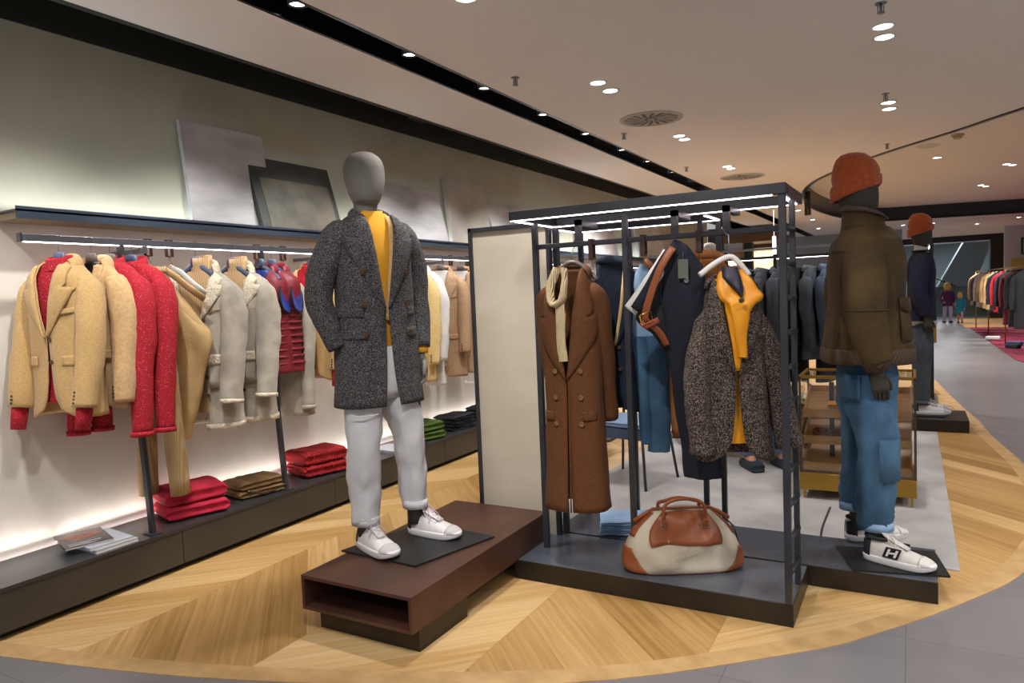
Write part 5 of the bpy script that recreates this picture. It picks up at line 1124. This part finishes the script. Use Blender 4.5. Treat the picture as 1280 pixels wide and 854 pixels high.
for i, (m_, nn) in enumerate(((CAMEL,'camel'),(GREYC,'grey'),(CORD,'beige'))): jrow(i+30, '%s jacket hanging from the orange wood shelf behind the long brown coat' % nn, m_, (-3.1+i*.2, 6.6, 1.36), R(60), grp='jackets under the orange shelf', L=.65)
# ---- more clothes along the far wall
for i in range(18):
    y = 8.4 + i*.28; m_ = [BLUEG, DENIML, NAVYL, WHITEC, BLUEG, DARKC][i % 6]
    jrow(i+40, '%s shirt on the far wall rail, %s from its near end' % (['dusty blue','pale denim','navy','white','dusty blue','near-black'][i % 6], ORD[i]), m_, (RX, y, GZ), R(14), grp='shirts on the far wall rail', name='hanging_shirt', cat='shirt', L=.75)
# ---- chair with blue seat
ch = thing('chair', 'metal chair with a pale blue padded seat behind the frame', 'chair', (-1.88, 5.15, 0), R(-12))
part('seat', folded(.44,.44,.05,3,.002).xf(Matrix.Translation((0,0,.44))), mat('powder_blue_vinyl','#7C98BE',.5), ch)
part('apron', MB().box(-.21,.21,-.20,.20,.36,.44), mat('slate_blue_cloth','#4A5C78',.8), ch)
for sx in (-1,1):
    for sy in (-1,1): part('leg', MB().tube([(sx*.20,sy*.19,.44),(sx*.25,sy*.24,0)], .011, 8), STEEL, ch)
part('back_frame', MB().tube(curve3([(-.20,.20,.44),(-.21,.24,.68),(-.15,.26,.78),(.15,.26,.78),(.21,.24,.68),(.20,.20,.44)],4), .011, 8), STEEL, ch)
# ---- table and bench beyond the rug
tb = thing('wooden_table', 'long oak table with folded denim beyond the rug, behind the jeans', 'table', (-2.55, 9.3, 0))
part('top', MB().box(-.6,.6,-.4,.4,.72,.78), OAKT, tb); part('side_panel', MB().box(-.58,-.54,-.38,.38,0,.72), OAKT, tb); part('side_panel', MB().box(.54,.58,-.38,.38,0,.72), OAKT, tb)
for k in range(3):
    for q in range(3): solo('folded_denim', folded(.30,.24,.04,k+q,.004), (DENIML, DENIM, INK)[k], '%s folded denim, %s of its pile on the oak table' % (('light blue','mid blue','ink dark')[k], ('bottom','middle','top')[q]), 'jeans', (-2.55-.38+k*.38, 9.2, .781+q*.039), R(5*q), 'folded denim on the oak table')
bn = thing('display_bench', 'low dark steel display bench with an open box, beyond the rug', 'bench', (-.95, 6.35, 0))
part('top', MB().box(-.55,.65,-.25,.25,.42,.46), BLACK, bn); part('open_box', MB().box(.05,.60,-.20,.2,.12,.14).box(.05,.60,-.2,.2,.36,.38).box(.05,.07,-.2,.2,.14,.36).box(.58,.60,-.2,.2,.14,.36).box(.07,.58,.18,.2,.14,.36), BROWN, bn)
part('stone_base', MB().box(-.5,.62,-.22,.22,0,.119), mat('stone_taupe','#7B7366',.8,c2='#8A8275',scale=6), bn); part('support', MB().box(-.5,-.46,-.22,.22,.119,.42), BLACK, bn)
for k, (x, m_) in enumerate(((.15, WHITEC), (.42, mat('chartreuse_knit','#8C8A3A',.9)))):
    solo('folded_knit', folded(.28,.30,.07,k), m_, ('white','yellow-green')[k]+' folded knit on the dark display bench', 'jumper', (-.95+x, 6.35, .461), 0)
# seated person
SKIN = mat('skin', '#B98268', .6); JACK = mat('person_jacket', '#6B5032', .9, c2='#775A3A', scale=20)
pe = thing('person', 'seated person in a brown jacket and blue jeans, half hidden by the tweed blazer', 'person', (-1.25, 6.18, 0), R(35))
person_skin(pe, [(0,0,.55),(0,.02,.75),(0,.0,.95),(0,-.01,1.05),(0,-.02,1.12),(0,-.03,1.22),(.1,-.05,.53),(.13,-.36,.52),(.13,-.34,.12),(.13,-.46,.04),(-.1,-.05,.53),(-.13,-.36,.52),(-.13,-.34,.12),(-.13,-.46,.04),(.19,0,.98),(.24,.0,.76),(.18,-.2,.66),(.14,-.28,.63),(-.19,0,.98),(-.24,.0,.76),(-.18,-.2,.66),(-.14,-.28,.63)],
  [(0,1),(1,2),(2,3),(3,4),(4,5),(0,6),(6,7),(7,8),(8,9),(0,10),(10,11),(11,12),(12,13),(2,14),(14,15),(15,16),(16,17),(2,18),(18,19),(19,20),(20,21)],
  [.13,.13,.12,.055,.075,.085,.085,.065,.045,.04,.085,.065,.045,.04,.06,.05,.04,.035,.06,.05,.04,.035], SKIN)
part('jacket', closed_torso(Shape(.21,.50,.15,1,1.05,.05), 0, -.5, 16, 28).xf(Matrix.Translation((0,.01,1.08))), JACK, pe, solid=.006)
for sd in (1,-1):
    part('sleeve', sleeve([(sd*.15,0,1.03),(sd*.22,0,.96),(sd*.27,.0,.76),(sd*.20,-.18,.67),(sd*.17,-.23,.65)], [.07,.085,.08,.07,.055], sd), JACK, pe)
    part('trouser_leg', sleeve([(sd*.07,.02,.56),(sd*.12,-.2,.56),(sd*.14,-.38,.55),(sd*.14,-.37,.40),(sd*.13,-.35,.12)], [.12,.11,.095,.085,.07], sd), mat('person_jeans','#5B6E93',.85,c2='#6A7EA4',scale=8), pe)
    part('shoe', folded(.10,.27,.08,1,.002).xf(Matrix.Translation((sd*.13,-.42,0))), mat('navy_shoe','#26323F',.6), pe)
    h = place(hand_mesh(sd,.5), (sd*.155,-.27,.64), (-sd*.3,-.8,-.45)); part('hand', h, SKIN, pe)
part('hair', MB().lathe([(.095,1.20),(.105,1.25),(.095,1.30),(.05,1.335),(.002,1.34)], 20, (0,-.02,0)), mat('brown_hair','#3A2A1E',.8), pe)
# ---- farther mannequins
def small_mannequin(loc, rz, label, beanie_m, top_m, leg_m, collar_m=None, plate_h=0, shoes=True, body_m=BROWNM, L=.68):
    t = thing('mannequin', label, 'mannequin', loc, rz)
    part('body', body_core(hs=.86), body_m, t)
    if beanie_m: beanie(t, beanie_m, 0, 1.782, .30)
    j = bpy.data.objects.new('sweater', None); col.objects.link(j); j.parent = t; j.location = (0,0,1.60)
    ar = [(.06,.05),(.085,.075),(.08,.075),(.07,.065),(.062,.056),(.05,.045)]
    jacket('sweater', '', '', top_m, parent=j, S=.205, L=L, D=.125, closed=True, lapels=False, buttons=0, pockets=False, stand=.0, cuffs=False, drop=.08, seed=rz, lod=0,
        arms=(([(.14,0,-.06),(.20,.0,-.12),(.235,.02,-.27),(.245,.01,-.42),(.235,-.02,-.54),(.225,-.04,-.62)], ar), ([(-.14,0,-.06),(-.20,.0,-.12),(-.235,.02,-.27),(-.245,.01,-.42),(-.235,-.02,-.54),(-.225,-.04,-.62)], ar)))
    if collar_m:
        neckband(j, collar_m, .05, .08); part('collar_stripe', MB().rings([[Vector((math.sin(a)*r_, -math.cos(a)*r_*.85, z_)) for a in [2*math.pi*k/24 for k in range(24)]] for r_, z_ in ((.10,-.005),(.088,.012))], True), INK, j, solid=.004)
    for sd in (1,-1): part('hand', place(hand_mesh(sd,.3), (sd*.222,-.05,.95), (0,-.15,-1)), body_m, t)
    leg_trousers(t, leg_m, .88, [(-.11,0,.5),(.11,0,.5)], [(-.11,.0,.10),(.11,.0,.10)], rk=.085, ra=.065, seed=3)
    if shoes:
        for sd in (1,-1): sneaker(t, (sd*.11,.07,0), 0, SHW, SOLE, LACE, HEEL, TOE, name='sneaker')
    return t
MUST2 = mat('mustard_twill', '#A8741E', .85, c2='#B88428', scale=12)
NAVY2 = mat('navy_knit', '#15182F', .85, c2='#1B1F3A', scale=20)
st3 = thing('display_platform', 'low bronze platform with a dark plate under white sneakers, farther down the aisle', 'platform', (-.30, 7.80, 0))
part('box', MB().box(0,.76,0,.62,0,.115), MATS['bronze_edge_sheet'], st3, bevel=.003); part('plate', MB().box(.1,.56,.12,.60,.1155,.128), MATS['anthracite_plate'], st3)
m3 = small_mannequin((.08, 8.15, .1285), R(88), 'mannequin in a navy cardigan with white collar and orange beanie, beyond the glass case', RUST, NAVY2, GREYC, WHITEC)
part('white_hem', MB().rings([[Vector((.17*math.sin(a), -.135*math.cos(a), z)) for a in [2*math.pi*k/28 for k in range(28)]] for z in (.93,.875)], True), WHITEC, m3)
part('mustard_hem', MB().rings([[Vector((.165*math.sin(a), -.128*math.cos(a), z)) for a in [2*math.pi*k/28 for k in range(28)]] for z in (.874,.70)], True), MUST2, m3)
small_mannequin((-.34, 8.75, .0), R(80), 'second mannequin in a dark orange beanie, hidden behind the navy one', RUST, BISON, INK)
small_mannequin((-2.02, 8.3, .0), R(60), 'mannequin with a white knitted cap behind the ochre jacket', WHITEC, WHITEC, INK, body_m=BROWNM)
rk = thing('garment_rack', 'tall black steel rack post and rail beside the navy cardigan mannequin', 'clothes rack', (.19, 9.2, 0))
for y in (0, 1.2): part('post', MB().box(-.018,.018,y-.018,y+.018,0,1.86), STEEL, rk)
part('rail', MB().box(-.015,.015,0,1.2,1.83,1.86), STEEL, rk); part('light_strip', MB().box(-.018,-.0155,0,1.2,1.80,1.83), LED, rk); part('foot', MB().box(-.2,.04,-.1,1.3,0,.06), STEEL, rk)
# aisle rack of dark clothes behind it
rk = thing('garment_rack', 'far rack of dark and ochre coats left of the walking children', 'clothes rack', (.20, 17.5, 0))
part('rail', MB().box(-.015,.015,0,3.0,1.60,1.63), STEEL, rk)
for y in (0, 3.0): part('post', MB().box(-.02,.02,y-.02,y+.02,0,1.63), STEEL, rk)
for i in range(9): jrow(i+60, '%s coat on the far rack left of the walking children, %s from its near end' % (('near-black','ochre','near-black','brown')[i % 4], ORD[i]), (DARKC, OCHRE, DARKC, COATBROWN)[i % 4], (.20, 17.6+i*.33, 1.52), R(20), grp='coats on the far left rack', L=.9, name='hanging_coat', cat='coat')
# ---- right side: rug, rack of coats
solo('rug', MB().prism([(1.55, 15), (1.45, 24.5), (6, 24.5), (6, 12), (1.9, 12)], 0, .008), mat('crimson_carpet', '#6E1530', .95, c2='#7E1C3A', scale=6), 'dark crimson rug under the right-hand coat rack', 'rug')
struct('floor', MB().box(1.35, 6, 24.6, 29.9, -.02, .004), OAKT)
RXX = 1.80
rk = thing('garment_rack', 'thin brass clothes rack full of coats at the right edge of the photo', 'clothes rack', (RXX, 15.4, 0))
part('rail', MB().bar((0,0,1.62), (-.20,9.0,1.62), .025), BRASS, rk)
for k in range(4): part('post', MB().tube([(-.20*k/3,9.0*k/3,0),(-.20*k/3,9.0*k/3,1.62)], .014, 8), BRASS, rk)
rc_ = [DARKC, DARKC, mat('wine_wool','#5E1226',.9), NAVYL, RED, NAVYL, CAMEL, CAMEL2, BEIGEC, WHITEC, GREYC, CAMEL2]
rn_ = ['black', 'black', 'wine red', 'navy', 'red', 'navy', 'camel', 'camel', 'rose-beige', 'white', 'slate grey', 'camel']
for i, m_ in enumerate(rc_):
    jrow(i+80, '%s coat on the right-edge brass rack, %s from its near end' % (rn_[i], (pos[i] if i else 'first').replace('leftmost','first')), m_, (RXX-.20*(i*.72)/9.0, 15.6+i*.72, 1.54), R(-15), grp='coats on the brass rack', L=1.05 if i < 3 else .85, name='hanging_coat', cat='coat', S=.25, D=.10)
for k, (x, y, m_) in enumerate(((1.75, 17.2, NAVYL), (1.85, 17.9, mat('blue_shoe','#2B3F6B',.6)), (1.6, 19.5, WHITEC))):
    solo('shoe', folded(.11,.29,.09,k,.003), m_, '%s shoe on the crimson rug under the coat rack' % ('navy','blue','white')[k], 'shoe', (x, y, .0085), R(40+20*k))
# ---- walking children
def child(loc, rz, label, h_, top, legs, hair, skirt=False):
    t = thing('person', label, 'person', loc, rz); s_ = h_/1.30
    J_ = [(0,0,.66),(0,0,.85),(0,0,.98),(0,0,1.05),(0,-.01,1.14),(0,-.01,1.24),(.06,0,.62),(.07,-.07,.34),(.07,-.04,.06),(.07,-.13,.03),(-.06,0,.62),(-.07,.05,.34),(-.07,.14,.08),(-.07,.06,.03),(.13,0,.96),(.17,.02,.76),(.15,-.09,.60),(.15,-.13,.54),(-.13,0,.96),(-.17,-.03,.76),(-.14,-.12,.66),(-.12,-.18,.64)]
    E_ = [(0,1),(1,2),(2,3),(3,4),(4,5),(0,6),(6,7),(7,8),(8,9),(0,10),(10,11),(11,12),(12,13),(2,14),(14,15),(15,16),(16,17),(2,18),(18,19),(19,20),(20,21)]
    person_skin(t, [tuple(c*s_ for c in p) for p in J_], E_, [r_*s_ for r_ in [.09,.085,.08,.04,.075,.07,.06,.045,.03,.028,.06,.045,.03,.028,.04,.033,.025,.022,.04,.033,.025,.022]], SKIN)
    part('top', closed_torso(Shape(.145*s_,(.48 if not skirt else .62)*s_,.10*s_,1,1.2 if not skirt else 1.5,.03), 0, -(.48 if not skirt else .62)*s_, 14, 24).xf(Matrix.Translation((0,0,1.03*s_))), top, t, solid=.005)
    for sd, e in ((1,(.155,-.08,.62)),(-1,(-.145,-.11,.68))): part('sleeve', sleeve([(sd*.10*s_,0,1.0*s_),(sd*.14*s_,0,.95*s_),(sd*.18*s_,0,.77*s_),tuple(c*s_ for c in e)], [.045*s_,.055*s_,.05*s_,.04*s_], sd), top, t)
    for sd, kn, an in ((1,(.07,-.07,.34),(.07,-.04,.09)),(-1,(-.07,.05,.34),(-.07,.13,.11))): part('legging', sleeve([(sd*.06*s_,0,.68*s_),(sd*.065*s_,-.01,.55*s_),tuple(c*s_ for c in kn),tuple(c*s_ for c in an)], [.075*s_,.07*s_,.055*s_,.042*s_], sd), legs, t); 
    for sd, p_ in ((1,(.07,-.07,0)),(-1,(-.07,.11,.0))): part('shoe', folded(.08*s_,.19*s_,.06*s_,1,.002).xf(Matrix.Translation(tuple(c*s_ for c in p_))), mat('small_dark_shoe','#3A3240',.6), t)
    part('hair', MB().lathe([(.085*s_,1.06*s_),(.10*s_,1.12*s_),(.098*s_,1.20*s_),(.08*s_,1.27*s_),(.04*s_,1.305*s_),(.002,1.31*s_)], 20, (0,.018*s_,0)), hair, t)
    return t
BLOND = mat('blond_hair', '#C7A06A', .8)
child((1.02, 27.5, 0), R(15), 'child with blond hair in a purple top and lilac leggings walking in the aisle', 1.32, mat('purple_top','#4A1F4C',.9), mat('lilac_leggings','#A493AE',.9), BLOND)
child((1.36, 27.3, 0), R(-5), 'small child in a teal coat walking beside the child in purple', .98, mat('teal_coat','#14718A',.9), mat('pink_tights','#B88A84',.9), BLOND, True)
# ---- storefront niche on the left, far behind the frame
FY = 19.0
def bgbox(nm, px0, px1, Y0, Y1, z0, z1, m_, kind='structure'):
    x0 = at(px0, 350, Y0).x; x1 = at(px1, 350, Y0).x; return struct(nm, MB().box(x0, x1, Y0, Y1, z0, z1), m_)
bgbox('wall_far', 700, 1128, 24.0, 24.2, 0, CEIL, mat('far_grey_wall','#8F9092',.8))
bgbox('wall_niche', 886, 906, 18.4, 18.6, 0, CEIL, mat('black_board','#111215',.5))
bgbox('wall_niche', 906, 929, 18.4, 18.6, 0, CEIL-.2, mat('pale_grey_wall','#8D8C8A',.8))
bgbox('wall_niche', 929, 941, 18.6, 18.8, 0, CEIL, mat('teal_wall','#27403F',.7))
bgbox('wall_niche', 941, 970, 19.6, 19.8, 0, CEIL, mat('dark_wood','#4A2E1A',.6))
bgbox('trim_6', 905, 975, 18.2, 19.8, 2.55, 2.75, mat('walnut_soffit','#5A3A1E',.5))
niche = thing('bronze_door', 'bronze door panel with a small lit lamp, far behind the frame', 'door', (at(917,350,18.38).x, 18.38, 0))
part('panel', MB().box(-.28,.28,-.03,0,.3,2.35), mat('bronze_door','#5C4028',.4,.4), niche)
part('glazing_bar', MB().box(-.02,.02,-.045,-.03,.3,2.0).box(-.28,.28,-.045,-.03,1.2,1.24).box(-.28,.28,-.045,-.03,1.8,1.84), BTN, niche)
part('lamp', MB().lathe([(.002,2.0),(.10,2.02),(.12,2.06),(.002,2.1)], 16, (0,-.12,0)), LAMP, niche)
for k, px in enumerate((946, 954, 962)):
    x = at(px, 350, 19.5).x
    solo('lit_wall_panel', MB().box(-.09,.09,-.04,0,0,1.55), mat('backlit_panel', '#E8D9BC', .6, emit=.9), 'pale backlit wall panel in the wooden niche, %s of three' % ('left','middle','right')[k], 'panel', (x, 19.55, .9), 0, 'backlit panels in the wooden niche')
    sp_ = spot('niche_lamp', (x, 19.3, 2.5), (x, 19.6, 1.4), 12, 80, .8, (1,.8,.5), .05)
sg = solo('sign_board', MB().box(-.3,.3,-.02,0,-.35,.35), mat('black_board','#111215',.5), 'black sign board with a looping white script line, far behind the frame', 'sign', (at(895,322,18.35).x, 18.35, 2.05))
o = part('script_lettering', MB().tube(curve3([(-.20,-.03,.10),(-.14,-.03,.20),(-.10,-.03,.08),(-.16,-.03,.02),(-.04,-.03,.06),(.02,-.03,.16),(.06,-.03,.04),(.14,-.03,.10),(.20,-.03,.18),(.16,-.03,.02),(.10,-.03,-.12),(0,-.03,-.18),(-.08,-.03,-.10)],4), .012, 6), mat('paper_white','#E4E2DE',.8), sg)
# wall lettering seen through the frame's left bay
lmb = MB()
for a_, b_ in (((0,0),(0,.2)),((.07,.2),(.13,0)),((.13,0),(.19,.2)),((-.03,0),(.03,0)),((-.03,.2),(.03,.2)),((.04,.2),(.10,.2)),((.16,.2),(.22,.2)),((-.04,.27),(.0,.27)),((.02,.27),(.06,.27)),((.08,.27),(.12,.27)),((.14,.27),(.2,.27))):
    lmb.bar((0,a_[0],a_[1]),(0,b_[0],b_[1]),.006,.02,(1,0,0))
solo('wall_lettering', lmb, BLACK, 'black IV lettering high on the left wall, seen through the frame', 'lettering', (-3.994, 8.9, 2.28))
# pendant tube and screen
solo('pendant_lamp', MB().lathe([(.001,0),(.05,0),(.05,.38),(.001,.38)], 16), BLACK, 'short black cylinder lamp hanging from the ceiling right of the frame', 'lamp', (at(1010,280,12.5).x, 12.5, CEIL-.381), 0)
solo('pendant_lamp', MB().lathe([(.001,0),(.035,0),(.035,.36),(.004,.37),(.004,CEIL-2.071)], 16), mat('glow_tube','#F2F4F8',.5,emit=3), 'bright white tube lamp hanging near the wooden niche', 'lamp', (at(968,318,15).x, 15, 2.07), 0)
sc_ = thing('screen', 'glowing blue display screen far behind the rack', 'screen', (at(1008,362,16).x, 16, 1.1)); part('bezel', MB().box(-.18,.18,-.02,.02,0,.52), BLACK, sc_); part('display', MB().box(-.165,.165,-.023,-.0205,.02,.50), mat('blue_screen','#1E9BD0',.4,emit=1.6), sc_); part('stand', MB().box(-.02,.02,-.01,.01,-1.1,0).box(-.15,.15,-.15,.15,-1.1,-1.08), BLACK, sc_)
# ---- end of the aisle: portal, stairs, glass
def fbox(nm, px0, px1, Y0, Y1, z0, z1, m_, py=345):
    return struct(nm, MB().box(at(px0,py,Y0).x, at(px1,py,Y0).x, Y0, Y1, z0, z1), m_)
fbox('trim_7', 1030, 1256, 30, 30.3, 2.75, CEIL, mat('portal_dark','#1E1A1A',.4))
fbox('trim_8', 1238, 1256, 30, 30.6, 0, 2.75, mat('portal_brown','#2E1C18',.4))
fbox('wall_right', 1256, 1400, 26, 26.3, 0, CEIL+.4, mat('white_wall','#B9BBC0',.8))
fbox('wall_back', 900, 1500, 44, 44.3, 0, 5, mat('atrium_wall','#6F7A7C',.7))
ceil_poly('ceiling', [(-12, 30.6), (14, 30.6), (14, 45), (-12, 45)], 3.3, WHITE)
pf = thing('picture_frame', 'black picture frame on the white wall at the right edge', 'picture', (at(1276,360,25.98).x+.35, 25.98, 2.08)); part('frame', MB().box(-.35,.35,-.03,0,0,.5), BLACK, pf); part('print', MB().box(-.29,.29,-.034,-.0305,.06,.44), mat('pale_print','#B8BCC4',.6), pf)
solo('brass_sign', MB().box(-.5,.5,-.1,0,0,.32), mat('brass_plate','#A8934E',.4,.5), 'plain brass sign box on the white wall above the coat rack', 'sign', (at(1264,335,25.9).x+.5, 25.98, 1.66), 0, bevel=.01)
# staircase: sloping soffit with steps
sx0 = at(1168,330,36).x; sx1 = at(1236,330,36).x
sm = thing('staircase', 'grey sloping staircase behind the dark portal at the end of the aisle', 'stairs', (sx0, 36, 0))
dx = sx1-sx0
part('flank', MB().add([(0,0,.0),(dx*.55,0,.0),(dx*1.1,0,3.25),(dx*.62,0,3.25),(0,.0,.9),(0,2,.0),(dx*.55,2,.0),(dx*1.1,2,3.25),(dx*.62,2,3.25),(0,2,.9)], [(0,1,2,3,4),(9,8,7,6,5),(0,5,6,1),(1,6,7,2),(2,7,8,3),(3,8,9,4),(4,9,5,0)], False), mat('stair_grey','#767C80',.6), sm)
stp = MB()
for k in range(9): stp.box(dx*.55+k*.16, dx*.55+k*.16+.9, .2, 1.9, k*.16, k*.16+.16)
part('steps', stp, mat('stair_tan','#A3927A',.7), sm)
part('handrail', MB().tube([(-.8,-.6,1.9),(1.6,-.6,.7)], .03, 8), BLACK, sm)
solo('light_column', MB().box(-.06,.06,-.06,.06,0,2.7), mat('white_glow','#E6F2F6',.5,emit=2.5), 'bright white vertical light column at the end of the aisle', 'lamp', (at(1161,350,34).x, 34, 0))
solo('glass_balustrade', MB().box(0,3.4,0,.03,0,1.1).box(0,3.4,-.02,.05,1.1,1.15), mat('smoky_glass','#5E7472',.1,trans=.6), 'greenish glass balustrade at the end of the aisle behind the children', 'balustrade', (at(1160,350,32).x, 32, 0))
area('atrium_light', (3, 38, 3.2), (3, 38, 0), 700, 8, 5, COOL)

for k, (x, y) in enumerate(((2.6,33),(3.4,33),(4.2,34),(2.2,36),(3.3,36.5),(4.4,37),(2.9,39),(4.8,39))):
    dup(dl0, (x, y, 3.3), label='small downlight in the far ceiling beyond the dark portal, %s in depth order' % ORD[k], group='downlights beyond the portal')
